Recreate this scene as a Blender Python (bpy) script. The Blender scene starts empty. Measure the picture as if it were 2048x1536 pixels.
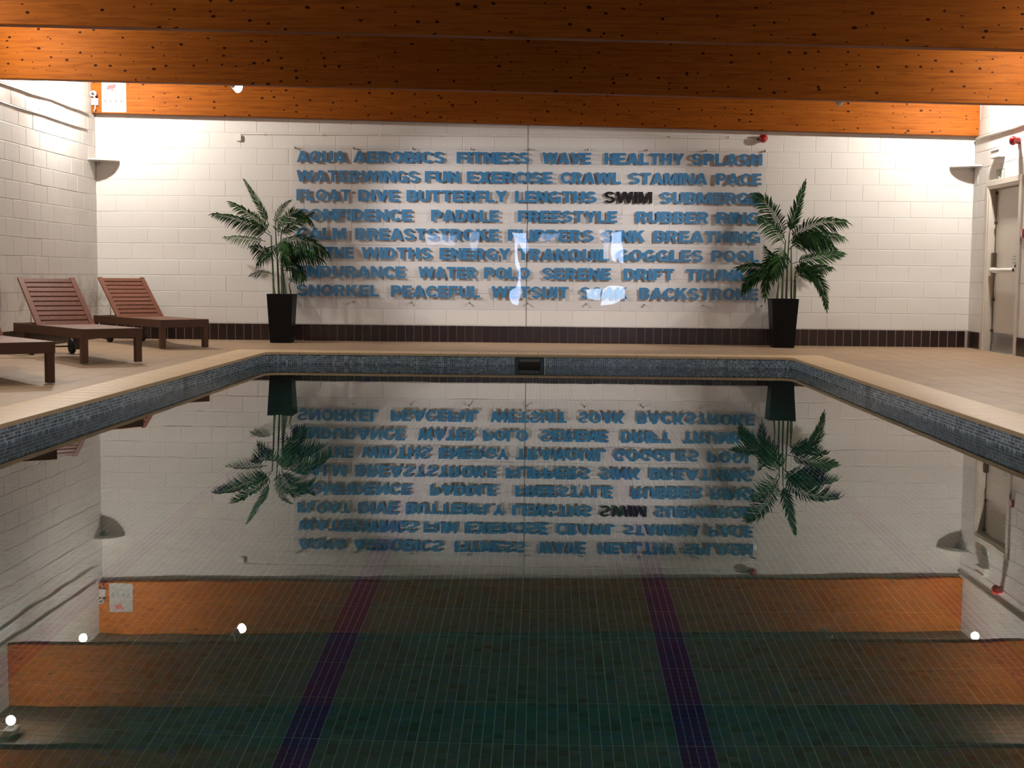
import bpy, bmesh, math, random
import numpy as np
from mathutils import Vector, Matrix

random.seed(7)
rng = np.random.default_rng(5)
SC = bpy.context.scene
COL = SC.collection

# ------------------------------------------------------------------ camera, world, exposure
HC, PITCH, ROLL, YAW, FPX = 0.9806, 0.0806, 0.0094, -0.0236, 2681.58
fwd = Vector((math.sin(YAW)*math.cos(PITCH), math.cos(YAW)*math.cos(PITCH), -math.sin(PITCH)))
rgt = Vector((math.cos(YAW), -math.sin(YAW), 0))
upv = rgt.cross(fwd)
rg2 = rgt*math.cos(ROLL) + upv*math.sin(ROLL)
up2 = -rgt*math.sin(ROLL) + upv*math.cos(ROLL)
camd = bpy.data.cameras.new('camera')
camd.sensor_width = 36
camd.lens = FPX*36/2048
camd.clip_end = 200
cam = bpy.data.objects.new('camera', camd)
COL.objects.link(cam)
M = Matrix((rg2, up2, -fwd)).transposed().to_4x4()
M.translation = Vector((0, 0, HC))
cam.matrix_world = M
SC.camera = cam

world = bpy.data.worlds.new('world')
SC.world = world
world.use_nodes = True
world.node_tree.nodes['Background'].inputs[0].default_value = (0.75, 0.85, 1, 1)
world.node_tree.nodes['Background'].inputs[1].default_value = 0.3

vs = SC.view_settings
vs.view_transform = 'Standard'
vs.look = 'None'
vs.gamma = 1
vs.use_curve_mapping = False
vs.exposure = 0.0
cy = SC.cycles
cy.max_bounces = 10
cy.diffuse_bounces = 5
cy.glossy_bounces = 5
cy.transmission_bounces = 8
cy.transparent_max_bounces = 12
cy.caustics_refractive = True
cy.caustics_reflective = False
cy.sample_clamp_indirect = 4.0
cy.sample_clamp_direct = 0.0
cy.blur_glossy = 0.5
cy.use_denoising = True

FLOOD_W = 212.0       # bay floodlights
SPOT_W = 170.0
WARM = (1.0, 0.935, 0.84)
WIN_E = 14.0

# ------------------------------------------------------------------ room numbers (metres)
XL, XR, YB, YR = -6.4034, 5.9966, 19.113, -3.0
ZS = 0.2664                       # top of the tiled skirting
PX1, PX2, PY1, PY2 = -3.489, 3.09, 2.2, 16.72
ZW, ZF = -0.144, -1.644           # water level, pool floor
CR = 0.18                         # rounded pool corner
BH = 0.76                         # beam height
def zb(x): return 3.087 - 0.0193*x
def deck_z(x, y):
    d = max(max(PX1-0.45-x, x-PX2-0.45), y-PY2-0.45, 0)
    return 0.03*min(1, d/1.9)

# ------------------------------------------------------------------ materials
def mat(name, col=(0.5, 0.5, 0.5), rough=0.5, metal=0.0, spec=0.5, emit=None, es=0.0, coat=0.0):
    m = bpy.data.materials.new(name)
    m.use_nodes = True
    b = m.node_tree.nodes['Principled BSDF']
    b.inputs['Base Color'].default_value = (*col, 1)
    b.inputs['Roughness'].default_value = rough
    b.inputs['Metallic'].default_value = metal
    b.inputs['Specular IOR Level'].default_value = spec
    b.inputs['Coat Weight'].default_value = coat
    if emit:
        b.inputs['Emission Color'].default_value = (*emit, 1)
        b.inputs['Emission Strength'].default_value = es
    return m

class NT:
    def __init__(s, m):
        s.t = m.node_tree; s.n = s.t.nodes; s.l = s.t.links
        s.b = s.n.get('Principled BSDF')
    def new(s, typ, **kw):
        n = s.n.new(typ)
        for k, v in kw.items(): setattr(n, k, v)
        return n
    def link(s, a, b): s.l.new(a, b)
    def coords(s, scale=(1, 1, 1), which='Object'):
        tc = s.new('ShaderNodeTexCoord'); mp = s.new('ShaderNodeMapping')
        mp.inputs['Scale'].default_value = scale
        s.link(tc.outputs[which], mp.inputs['Vector'])
        return mp.outputs['Vector']
    def world(s, scale=(1, 1, 1)):
        g = s.new('ShaderNodeNewGeometry'); mp = s.new('ShaderNodeMapping')
        mp.inputs['Scale'].default_value = scale
        s.link(g.outputs['Position'], mp.inputs['Vector'])
        return mp.outputs['Vector']
    def noise(s, vec, scale, detail=3, rough=0.5):
        n = s.new('ShaderNodeTexNoise')
        n.inputs['Scale'].default_value = scale; n.inputs['Detail'].default_value = detail
        n.inputs['Roughness'].default_value = rough
        s.link(vec, n.inputs['Vector']); return n.outputs['Fac']
    def ramp(s, fac, stops):
        r = s.new('ShaderNodeValToRGB')
        e = r.color_ramp.elements
        while len(e) < len(stops): e.new(0.5)
        for i, (p, c) in enumerate(stops):
            e[i].position = p
            e[i].color = (*c, 1) if len(c) == 3 else c
        s.link(fac, r.inputs['Fac']); return r.outputs['Color']
    def mix(s, a, b, fac, mode='MIX'):
        n = s.new('ShaderNodeMix', data_type='RGBA', blend_type=mode)
        for inp, v in ((6, a), (7, b), (0, fac)):
            if hasattr(v, 'links') or hasattr(v, 'is_linked'): s.link(v, n.inputs[inp])
            elif isinstance(v, (int, float)): n.inputs[inp].default_value = v
            else: n.inputs[inp].default_value = (*v, 1)
        return n.outputs[2]
    def math(s, op, a, b=None, c=None):
        n = s.new('ShaderNodeMath', operation=op)
        for i, v in enumerate((a, b, c)):
            if v is None: continue
            if isinstance(v, (int, float)): n.inputs[i].default_value = v
            else: s.link(v, n.inputs[i])
        return n.outputs[0]
    def bump(s, h, strength=0.2, dist=0.01):
        b = s.new('ShaderNodeBump')
        b.inputs['Strength'].default_value = strength; b.inputs['Distance'].default_value = dist
        s.link(h, b.inputs['Height']); s.link(b.outputs[0], s.b.inputs['Normal'])
    def rand(s):
        g = s.new('ShaderNodeNewGeometry'); o = s.new('ShaderNodeObjectInfo')
        a = s.math('ADD', g.outputs['Random Per Island'], o.outputs['Random'])
        return s.math('FRACT', a)

def painted_block_mat():
    m = mat('white_painted_block', rough=0.42, spec=0.4); t = NT(m)
    w = t.world()
    base = t.ramp(t.rand(), [(0, (0.735, 0.717, 0.692)), (0.5, (0.745, 0.73, 0.705)), (1, (0.755, 0.74, 0.715))])
    big = t.noise(w, 0.9, 4)
    c = t.mix(base, (0.64, 0.615, 0.585), t.math('MULTIPLY', big, 0.3))
    # damp stains near the foot of the left wall
    sx = t.new('ShaderNodeSeparateXYZ'); t.link(w, sx.inputs[0])
    low = t.math('SUBTRACT', 1.0, t.math('MULTIPLY', t.math('ABSOLUTE', t.math('SUBTRACT', sx.outputs['Z'], 0.55)), 2.2))
    low = t.math('MAXIMUM', low, 0.0)
    left = t.math('LESS_THAN', sx.outputs['X'], -6.2)
    st = t.noise(t.world((1, 1.6, 1)), 1.15, 5, 0.65)
    st = t.math('MAXIMUM', t.math('MULTIPLY', t.math('SUBTRACT', st, 0.47), 6.0), 0.0)
    st = t.math('MINIMUM', t.math('MULTIPLY', t.math('MULTIPLY', st, low), left), 0.75)
    c = t.mix(c, (0.20, 0.165, 0.125), st)
    t.link(c, t.b.inputs['Base Color'])
    t.bump(t.noise(w, 60, 4, 0.6), 0.25, 0.004)
    return m

def beam_mat():
    m = mat('varnished_knotty_pine', rough=0.55, spec=0.05); t = NT(m)
    v = t.coords((1, 1, 1))
    grain = t.noise(t.coords((0.7, 6, 40)), 1.6, 5, 0.55)
    g2 = t.noise(t.coords((1.4, 9, 16)), 2.2, 3)
    c = t.ramp(grain, [(0.25, (0.19, 0.050, 0.006)), (0.5, (0.26, 0.075, 0.009)), (0.75, (0.31, 0.100, 0.014))])
    c = t.mix(c, (0.12, 0.028, 0.005), t.ramp(g2, [(0.52, (0, 0, 0)), (0.72, (0.6, 0.6, 0.6))]))
    # laminations: each glued board has its own tone
    sx = t.new('ShaderNodeSeparateXYZ'); t.link(v, sx.inputs[0])
    zz = t.math('ADD', sx.outputs['Z'], t.math('MULTIPLY', sx.outputs['X'], 0.0193))
    lam = t.math('FLOOR', t.math('MULTIPLY', zz, 22.2))
    xx = t.math('FLOOR', t.math('ADD', t.math('MULTIPLY', sx.outputs['X'], 0.31), t.math('MULTIPLY', lam, 0.37)))
    cb = t.new('ShaderNodeCombineXYZ'); t.link(lam, cb.inputs[0]); t.link(xx, cb.inputs[1])
    wn = t.new('ShaderNodeTexWhiteNoise'); t.link(cb.outputs[0], wn.inputs['Vector'])
    c = t.mix(c, (0.20, 0.055, 0.008), t.math('MULTIPLY', wn.outputs['Value'], 0.45))
    # knots
    vo = t.new('ShaderNodeTexVoronoi'); vo.voronoi_dimensions = '2D'; vo.inputs['Scale'].default_value = 7.5
    vo.inputs['Randomness'].default_value = 1.0
    wob = t.noise(t.coords((1, 1, 1)), 30, 2)
    kb = t.new('ShaderNodeCombineXYZ'); t.link(t.math('ADD', t.math('MULTIPLY', sx.outputs['X'], 0.8), t.math('MULTIPLY', sx.outputs['Y'], 3.7)), kb.inputs[0]); t.link(t.math('MULTIPLY', zz, 1.2), kb.inputs[1])
    t.link(kb.outputs[0], vo.inputs['Vector'])
    sep = t.new('ShaderNodeSeparateColor'); t.link(vo.outputs['Color'], sep.inputs[0])
    size = t.math('MULTIPLY', t.math('POWER', sep.outputs['Red'], 1.6), 0.135)
    d = t.math('SUBTRACT', vo.outputs['Distance'], t.math('MULTIPLY', size, t.math('ADD', wob, 0.5)))
    k = t.ramp(t.math('MULTIPLY_ADD', d, 14.0, 0.5), [(0.36, (1, 1, 1)), (0.62, (0, 0, 0))])
    c = t.mix(c, (0.028, 0.006, 0.002), k)
    t.link(c, t.b.inputs['Base Color'])
    t.bump(grain, 0.08, 0.004)
    return m

def tile_mat(name, stops, rough=0.3, blot=None, spec=0.5, bscale=1.4, bfac=0.5):
    m = mat(name, rough=rough, spec=spec); t = NT(m)
    c = t.ramp(t.rand(), stops)
    if blot:
        w = t.world()
        c = t.mix(c, blot, t.math('MULTIPLY', t.ramp(t.noise(w, bscale, 5, 0.6), [(0.4, (0, 0, 0)), (0.7, (1, 1, 1))]), bfac))
        t.bump(t.noise(w, 45, 3), 0.15, 0.003)
    t.link(c, t.b.inputs['Base Color'])
    return m

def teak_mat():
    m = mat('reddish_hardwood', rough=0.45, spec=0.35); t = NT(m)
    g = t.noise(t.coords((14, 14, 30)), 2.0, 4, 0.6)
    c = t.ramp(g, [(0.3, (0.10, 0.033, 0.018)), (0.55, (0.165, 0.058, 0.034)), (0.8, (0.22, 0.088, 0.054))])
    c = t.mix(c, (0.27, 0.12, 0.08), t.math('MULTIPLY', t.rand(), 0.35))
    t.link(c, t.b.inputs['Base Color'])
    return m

def water_mat():
    m = bpy.data.materials.new('pool_water'); m.use_nodes = True
    t = NT(m); t.n.remove(t.b)
    out = t.n['Material Output']
    fr = t.new('ShaderNodeFresnel'); fr.inputs['IOR'].default_value = 1.38
    rf = t.new('ShaderNodeBsdfRefraction'); rf.inputs['IOR'].default_value = 1.333
    rf.inputs['Roughness'].default_value = 0.0
    rf.inputs['Color'].default_value = (0.58, 0.93, 0.93, 1)
    gl = t.new('ShaderNodeBsdfGlossy'); gl.inputs['Roughness'].default_value = 0.0
    gl.inputs['Color'].default_value = (1, 1, 1, 1)
    mx = t.new('ShaderNodeMixShader')
    g = t.new('ShaderNodeNewGeometry')
    mp = t.new('ShaderNodeMapping'); mp.inputs['Scale'].default_value = (1.0, 0.8, 1)
    t.link(g.outputs['Position'], mp.inputs['Vector'])
    h = t.noise(mp.outputs[0], 2.2, 2)
    b = t.new('ShaderNodeBump'); b.inputs['Strength'].default_value = 0.018; b.inputs['Distance'].default_value = 0.02
    t.link(h, b.inputs['Height'])
    for n in (fr, rf, gl): t.link(b.outputs[0], n.inputs['Normal'])
    t.link(fr.outputs[0], mx.inputs[0]); t.link(rf.outputs[0], mx.inputs[1]); t.link(gl.outputs[0], mx.inputs[2])
    t.link(mx.outputs[0], out.inputs['Surface'])
    return m

def acrylic_mat():
    m = bpy.data.materials.new('clear_acrylic'); m.use_nodes = True
    t = NT(m); t.n.remove(t.b); out = t.n['Material Output']
    fr = t.new('ShaderNodeFresnel'); fr.inputs['IOR'].default_value = 1.49
    tr = t.new('ShaderNodeBsdfTransparent'); tr.inputs['Color'].default_value = (0.995, 0.995, 1.0, 1)
    gl = t.new('ShaderNodeBsdfGlossy'); gl.inputs['Roughness'].default_value = 0.015
    h = t.noise(t.world((1, 1, 0.6)), 1.3, 2)
    b = t.new('ShaderNodeBump'); b.inputs['Strength'].default_value = 0.5; b.inputs['Distance'].default_value = 0.012
    t.link(h, b.inputs['Height']); t.link(b.outputs[0], gl.inputs['Normal'])
    mx = t.new('ShaderNodeMixShader')
    t.link(t.math('MINIMUM', fr.outputs[0], 0.035), mx.inputs[0]); t.link(tr.outputs[0], mx.inputs[1]); t.link(gl.outputs[0], mx.inputs[2])
    t.link(mx.outputs[0], out.inputs['Surface'])
    return m

def leaf_mat():
    m = mat('palm_leaf', rough=0.6, spec=0.08); t = NT(m)
    c = t.ramp(t.rand(), [(0, (0.004, 0.015, 0.006)), (0.55, (0.008, 0.031, 0.009)), (1, (0.035, 0.095, 0.02))])
    t.link(c, t.b.inputs['Base Color'])
    return m

M_BLOCK = painted_block_mat()
M_MORTAR = mat('painted_mortar', (0.66, 0.64, 0.61), 0.7)
M_BEAM = beam_mat()
M_DECKTILE = tile_mat('brown_quarry_tile', [(0, (0.335, 0.225, 0.145)), (0.5, (0.35, 0.236, 0.153)), (1, (0.37, 0.25, 0.165))], 0.55, (0.41, 0.32, 0.21), 0.25)
M_DECKGROUT = mat('deck_grout', (0.42, 0.31, 0.21), 0.85)
M_COPING = tile_mat('cream_coping_tile', [(0, (0.58, 0.42, 0.25)), (1, (0.62, 0.455, 0.28))], 0.5, (0.52, 0.37, 0.23), 0.25, bfac=0.3)
M_SKIRT = tile_mat('dark_brown_glazed_tile', [(0, (0.018, 0.009, 0.008)), (0.6, (0.023, 0.011, 0.010)), (1, (0.028, 0.014, 0.012))], 0.25)
M_GROUT = mat('grey_brown_grout', (0.40, 0.31, 0.28), 0.8)
M_BAND = tile_mat('waterline_mosaic', [(0, (0.04, 0.06, 0.09)), (0.3, (0.11, 0.15, 0.22)), (0.55, (0.10, 0.20, 0.20)), (0.8, (0.24, 0.30, 0.42)), (1, (0.42, 0.50, 0.62))], 0.2)
M_BANDGROUT = mat('mosaic_grout', (0.70, 0.78, 0.80), 0.7)
M_MARK = tile_mat('dark_teal_mosaic', [(0, (0.008, 0.022, 0.024)), (1, (0.02, 0.045, 0.05))], 0.2)
M_POOLTILE = tile_mat('green_pool_mosaic', [(0, (0.03, 0.12, 0.10)), (0.3, (0.05, 0.22, 0.19)), (0.6, (0.08, 0.25, 0.21)), (0.8, (0.05, 0.19, 0.27)), (1, (0.17, 0.25, 0.20))], 0.35, (0.045, 0.08, 0.085), bscale=0.5)
M_LANE = tile_mat('navy_lane_mosaic', [(0, (0.010, 0.012, 0.13)), (0.5, (0.02, 0.014, 0.17)), (1, (0.012, 0.035, 0.20))], 0.35)
M_POOLGROUT = mat('pool_grout', (0.50, 0.72, 0.66), 0.8)
M_WATER = water_mat()
M_ACRYL = acrylic_mat()
M_LEAF = leaf_mat()
M_STEM = mat('palm_stem', (0.045, 0.075, 0.025), 0.5)
M_POT = mat('black_planter', (0.003, 0.003, 0.003), 0.45, spec=0.15)
M_SOIL = mat('potting_soil', (0.03, 0.02, 0.013), 0.9)
M_TEAK = teak_mat()
M_TEAK_SHADE = mat('shaded_hardwood_rails', (0.072, 0.032, 0.018), 0.5, spec=0.25)  # same lounger wood, with the shade on legs and rails put into the colour
M_RUBBER = mat('black_rubber', (0.01, 0.01, 0.01), 0.6)
M_STEEL = mat('brushed_steel', (0.45, 0.45, 0.45), 0.35, 1.0)
M_BLUE = mat('blue_letter', (0.045, 0.21, 0.42), 0.4)
M_BLACK = mat('black_letter', (0.008, 0.008, 0.012), 0.35)
M_WHITE = mat('white_plastic', (0.78, 0.76, 0.72), 0.4)
M_PAINT = mat('white_gloss_paint', (0.62, 0.57, 0.50), 0.35)
M_DOOR = mat('off_white_door', (0.56, 0.51, 0.44), 0.35)
M_RED = mat('red_plastic', (0.30, 0.010, 0.012), 0.2, coat=0.5)
M_DARK = mat('dark_gap', (0.012, 0.008, 0.006), 0.8)
M_BROWN = mat('bronze_metal', (0.10, 0.075, 0.055), 0.4, 0.6)
M_PAPER = mat('white_sign_board', (0.62, 0.62, 0.60), 0.5)
M_PINK = mat('red_print', (0.36, 0.035, 0.04), 0.5)
M_GREYP = mat('grey_print', (0.035, 0.035, 0.04), 0.5)
M_GREEN = mat('faded_green_print', (0.27, 0.34, 0.27), 0.5)
M_CEIL = mat('dark_timber_ceiling', (0.10, 0.055, 0.03), 0.6)
M_LAMP = mat('lamp_glass', (1, 1, 1), 0.3, emit=(1.0, 0.93, 0.82), es=30.0)
M_DAY = mat('daylit_glass', (0.5, 0.6, 0.7), 0.1, emit=(0.50, 0.66, 1.0), es=WIN_E)
M_DAYDIM = mat('curtained_glass', (0.5, 0.6, 0.7), 0.1, emit=(0.55, 0.68, 1.0), es=WIN_E*0.35)
M_DAYBRIGHT = mat('low_daylit_glass', (0.5, 0.6, 0.7), 0.1, emit=(0.62, 0.78, 1.0), es=WIN_E*0.9)
M_SILVER = mat('silver_lamp_body', (0.42, 0.40, 0.36), 0.35, 0.4)
M_FLAP = mat('grey_skimmer_flap', (0.12, 0.12, 0.11), 0.5)

# ------------------------------------------------------------------ mesh helpers
class MB:
    """collects simple solids into one mesh"""
    def __init__(s): s.v = []; s.f = []
    def quadbox(s, P):           # 8 corners: bottom ring then top ring
        n = len(s.v); s.v += [tuple(p) for p in P]
        for q in ((3, 2, 1, 0), (4, 5, 6, 7), (0, 1, 5, 4), (1, 2, 6, 5), (2, 3, 7, 6), (3, 0, 4, 7)):
            s.f.append(tuple(n+i for i in q))
    def box(s, x0, x1, y0, y1, z0, z1):
        s.quadbox([(x0, y0, z0), (x1, y0, z0), (x1, y1, z0), (x0, y1, z0), (x0, y0, z1), (x1, y0, z1), (x1, y1, z1), (x0, y1, z1)])
    def tube(s, pts, r, n=8, cap=True, r2=None):
        pts = [Vector(p) for p in pts]; m = len(pts); b = len(s.v)
        for i, p in enumerate(pts):
            t = (pts[min(i+1, m-1)] - pts[max(i-1, 0)]).normalized()
            a = t.cross(Vector((0, 0, 1)))
            if a.length < 1e-3: a = t.cross(Vector((0, 1, 0)))
            a.normalize(); c = t.cross(a)
            rr = r if r2 is None else r + (r2-r)*i/(m-1)
            for k in range(n):
                th = 2*math.pi*k/n
                s.v.append(tuple(p + a*math.cos(th)*rr + c*math.sin(th)*rr))
        for i in range(m-1):
            for k in range(n):
                s.f.append((b+i*n+k, b+i*n+(k+1) % n, b+(i+1)*n+(k+1) % n, b+(i+1)*n+k))
        if cap:
            s.f.append(tuple(b+k for k in range(n))[::-1]); s.f.append(tuple(b+(m-1)*n+k for k in range(n)))
    def lathe(s, prof, n=24, M=None):
        b = len(s.v); M = M or Matrix()
        for (r, z) in prof:
            for k in range(n):
                th = 2*math.pi*k/n
                s.v.append(tuple(M @ Vector((r*math.cos(th), r*math.sin(th), z))))
        for i in range(len(prof)-1):
            for k in range(n):
                s.f.append((b+i*n+k, b+i*n+(k+1) % n, b+(i+1)*n+(k+1) % n, b+(i+1)*n+k))
        s.f.append(tuple(b+k for k in range(n))[::-1]); s.f.append(tuple(b+(len(prof)-1)*n+k for k in range(n)))
    def prism(s, poly, z0, z1):
        b = len(s.v); n = len(poly)
        s.v += [(x, y, z0) for x, y in poly] + [(x, y, z1) for x, y in poly]
        s.f.append(tuple(b+i for i in range(n))[::-1]); s.f.append(tuple(b+n+i for i in range(n)))
        for i in range(n): s.f.append((b+i, b+(i+1) % n, b+n+(i+1) % n, b+n+i))
    def mesh(s, name, bevel=0, seg=1, smooth=False):
        me = bpy.data.meshes.new(name); me.from_pydata(s.v, [], s.f)
        bm = bmesh.new(); bm.from_mesh(me)
        bmesh.ops.recalc_face_normals(bm, faces=bm.faces)
        if bevel:
            bmesh.ops.bevel(bm, geom=[e for e in bm.edges if e.is_manifold and e.calc_face_angle(0) > 0.6], offset=bevel, segments=seg, profile=0.7, affect='EDGES', clamp_overlap=True)
        bm.to_mesh(me); bm.free()
        if smooth:
            for p in me.polygons: p.use_smooth = True
            me.set_sharp_from_angle(angle=math.radians(40))
        return me

def obj(name, me, m=None, parent=None, loc=None):
    if m is not None and not me.materials: me.materials.append(m)
    o = bpy.data.objects.new(name, me); COL.objects.link(o)
    if parent: o.parent = parent
    if loc is not None: o.location = loc
    return o
def tag(o, label=None, cat=None, group=None, kind=None):
    if label: o['label'] = label
    if cat: o['category'] = cat
    if group: o['group'] = group
    if kind: o['kind'] = kind
    return o
def empty(name, loc, rz=0, **k):
    o = bpy.data.objects.new(name, None); COL.objects.link(o)
    o.empty_display_size = 0.1; o.location = loc; o.rotation_euler = (0, 0, rz)
    return tag(o, **k)
def bxm(name, dims, m, parent=None, bevel=0, kind=None):
    b = MB(); b.box(*dims); o = obj(name, b.mesh(name, bevel), m, parent)
    if kind: o['kind'] = kind
    return o
def islands(name, V, F):
    me = bpy.data.meshes.new(name)
    V = np.asarray(V, np.float32); F = np.asarray(F, np.int32)
    me.vertices.add(len(V)); me.vertices.foreach_set('co', V.ravel())
    me.loops.add(F.size); me.loops.foreach_set('vertex_index', F.ravel())
    me.polygons.add(len(F)); me.polygons.foreach_set('loop_start', np.arange(len(F), dtype=np.int32)*F.shape[1])
    me.polygons.foreach_set('use_smooth', np.zeros(len(F), dtype=bool))
    me.update(calc_edges=True); me.validate()
    return me
BOXF = np.array([(4, 5, 6, 7), (0, 1, 5, 4), (1, 2, 6, 5), (2, 3, 7, 6), (3, 0, 4, 7)])
def many_boxes(name, P):         # P: (n, 8, 3)
    P = np.asarray(P, float); n = len(P)
    F = (np.arange(n)[:, None, None]*8 + BOXF[None]).reshape(-1, 4)
    return islands(name, P.reshape(-1, 3), F)

# ------------------------------------------------------------------ room shell
def sloped_slab(name, x0, x1, y0, y1, d0, d1, m):
    b = MB()
    b.quadbox([(x0, y0, zb(x0)+d0), (x1, y0, zb(x1)+d0), (x1, y1, zb(x1)+d0), (x0, y1, zb(x0)+d0),
               (x0, y0, zb(x0)+d1), (x1, y0, zb(x1)+d1), (x1, y1, zb(x1)+d1), (x0, y1, zb(x0)+d1)])
    return obj(name, b.mesh(name), m)
tag(sloped_slab('ceiling', XL-0.2, XR+0.2, YR-0.2, YB+0.2, BH+0.002, BH+0.12, M_CEIL), kind='structure')

REC = 0.004   # joint depth
wall_back = bxm('wall_back', (XL-0.2, XR+0.2, YB+REC, YB+0.2, -0.3, zb(XL)+BH), M_MORTAR, kind='structure')
wall_left = bxm('wall_left', (XL-0.2, XL-REC, YR-0.2, YB, -0.3, zb(XL)+BH), M_MORTAR, kind='structure')
wall_rear = bxm('wall_rear', (XL-0.2, XR+0.2, YR-0.2, YR, -0.3, zb(XL)+BH), M_BLOCK, kind='structure')
DY0, DY1, DZ = 17.21, 18.44, 2.25     # fire door opening in the right wall
wb = MB()
wb.box(XR+REC, XR+0.3, YR-0.2, DY0, -0.3, zb(XR)+BH)
wb.box(XR+REC, XR+0.3, DY1, YB, -0.3, zb(XR)+BH)
wb.box(XR+REC, XR+0.3, DY0, DY1, DZ, zb(XR)+BH)
wb.box(XR+0.16, XR+0.3, DY0, DY1, -0.3, DZ)
wall_right = tag(obj('wall_right', wb.mesh('wall_right'), M_MORTAR), kind='structure')

def block_mesh(L, H, d=REC+0.002, e=0.0045):
    """one block: length along x, height along z, face towards -y"""
    v = [(0, d, 0), (L, d, 0), (L, d, H), (0, d, H), (0, e*0.5, 0), (L, e*0.5, 0), (L, e*0.5, H), (0, e*0.5, H),
         (e, 0, e), (L-e, 0, e), (L-e, 0, H-e), (e, 0, H-e)]
    f = [(0, 1, 5, 4), (1, 2, 6, 5), (2, 3, 7, 6), (3, 0, 4, 7), (4, 5, 9, 8), (5, 6, 10, 9), (6, 7, 11, 10), (7, 4, 8, 11), (8, 9, 10, 11)]
    me = bpy.data.meshes.new('block'); me.from_pydata(v, [], f); me.materials.append(M_BLOCK); return me
BCACHE = {}
def blocks(parent, u0, u1, off, z0, k0, k1, place, limit=300, hole=None, name='block', H=0.225, Lb=0.45, J=0.0045):
    cnt = 0; rest = []
    for k in range(k0, k1):
        s = off + (Lb/2 if k % 2 else 0)
        n0 = math.floor((u0-s)/Lb)
        a = s + n0*Lb
        while a < u1-0.01:
            segs = [(max(a, u0), min(a+Lb, u1))]
            za, zc = z0+k*H, z0+(k+1)*H
            if hole and za < hole[2]-0.02:
                o = []
                for (p, q) in segs:
                    if q <= hole[0] or p >= hole[1]: o.append((p, q))
                    else:
                        if p < hole[0]-0.02: o.append((p, hole[0]))
                        if q > hole[1]+0.02: o.append((hole[1], q))
                segs = o
                if za < hole[2]-0.02 < zc: pass
            for (p, q) in segs:
                if q-p < 0.02: continue
                L = round(q-p-J, 3); key = (L, H)
                if key not in BCACHE: BCACHE[key] = block_mesh(L, H-J)
                pos, rz = place(p+J/2, za+J/2)
                jit = random.uniform(-0.001, 0.0012)
                if cnt < limit:
                    o = obj(name, BCACHE[key], None, parent)
                    o.location = (pos[0]-math.sin(rz)*-jit, pos[1]+math.cos(rz)*jit, pos[2]); o.rotation_euler = (0, 0, rz)
                    cnt += 1
                else: rest.append((BCACHE[key], pos, rz))
            a += Lb
    if rest:
        bm = bmesh.new()
        for me, pos, rz in rest:
            t = me.copy(); t.transform(Matrix.Translation(pos) @ Matrix.Rotation(rz, 4, 'Z')); bm.from_mesh(t); bpy.data.meshes.remove(t)
        me = bpy.data.meshes.new(name); bm.to_mesh(me); bm.free()
        tag(obj(name, me, M_BLOCK, parent), kind='stuff')
# back wall: face towards the camera
blocks(wall_back, XL, XR, 4.0, ZS, 0, 14, lambda u, z: ((u, YB, z), 0.0))
# left wall: face towards +x ; u runs along -y ... block x axis -> world -y? use rz=+90deg: x->+y, -y(face)->+x
blocks(wall_left, 14.6, YB-0.002, 14.75, ZS, 0, 17, lambda u, z: ((XL, u, z), math.pi/2), limit=290)
blocks(wall_left, -1.0, 14.6, 14.75, ZS, 0, 17, lambda u, z: ((XL, u, z), math.pi/2), limit=0)
# right wall: rz=-90deg: x->-y, face -> -x
blocks(wall_right, -(YB-0.002), -15.6, -16.0, ZS, 0, 15, lambda u, z: ((XR, -u, z), -math.pi/2), limit=290, hole=(-DY1-0.07, -DY0+0.07, DZ+0.06))
blocks(wall_right, -15.6, 1.0, -16.0, ZS, 0, 15, lambda u, z: ((XR, -u, z), -math.pi/2), limit=0)
# movement joint running up the back wall
bxm('trim_1', (-0.262, -0.254, YB-0.003, YB+0.004, ZS, 3.2), mat('joint_sealant', (0.16, 0.14, 0.13), 0.6), kind='structure')

# skirting of upright brown tiles
tb = MB(); tb.box(0, 0.1145, -0.012, 0.0, 0, 0.232); TILE_SK = tb.mesh('tile', 0.002); TILE_SK.materials.append(M_SKIRT)
def skirt(name, u0, u1, place, backing):
    base = bxm(name, backing, M_GROUT, kind='structure')
    n = int((u1-u0)/0.122)
    for i in range(n):
        pos, rz = place(u0+i*0.122+0.003)
        o = obj('tile', TILE_SK, None, base); o.location = pos; o.rotation_euler = (0, 0, rz)
skirt('baseboard_back', XL+0.03, XR-0.02, lambda u: ((u, YB-0.006, 0.029), 0), (XL, XR, YB-0.012, YB+0.01, -0.02, ZS-0.006))
skirt('baseboard_left', 14.2, YB-0.03, lambda u: ((XL+0.006, u, 0.029), math.pi/2), (XL-0.01, XL+0.012, 8.0, YB-0.02, -0.02, ZS-0.006))
skirt('baseboard_right', -(YB-0.03), -(DY1+0.08), lambda u: ((XR-0.006, -u, 0.029), -math.pi/2), (XR-0.012, XR+0.01, DY1+0.075, YB-0.02, -0.02, ZS-0.006))
skirt('baseboard_near_door', -(DY0-0.09), -14.6, lambda u: ((XR-0.006, -u, 0.029), -math.pi/2), (XR-0.012, XR+0.01, 8.0, DY0-0.075, -0.02, ZS-0.006))

# ------------------------------------------------------------------ pool deck
fb = MB()
C_ = 0.43     # coping width
fb.box(XL-0.2, PX1-C_, YR-0.2, YB+0.2, -0.3, -0.012)
fb.box(PX2+C_, XR+0.2, YR-0.2, YB+0.2, -0.3, -0.012)
fb.box(PX1-C_, PX2+C_, PY2+C_, YB+0.2, -0.3, -0.012)
fb.box(PX1-C_, PX2+C_, YR-0.2, PY1-C_, -0.3, -0.012)
floor = tag(obj('floor', fb.mesh('floor'), M_DECKGROUT), kind='structure')
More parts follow.
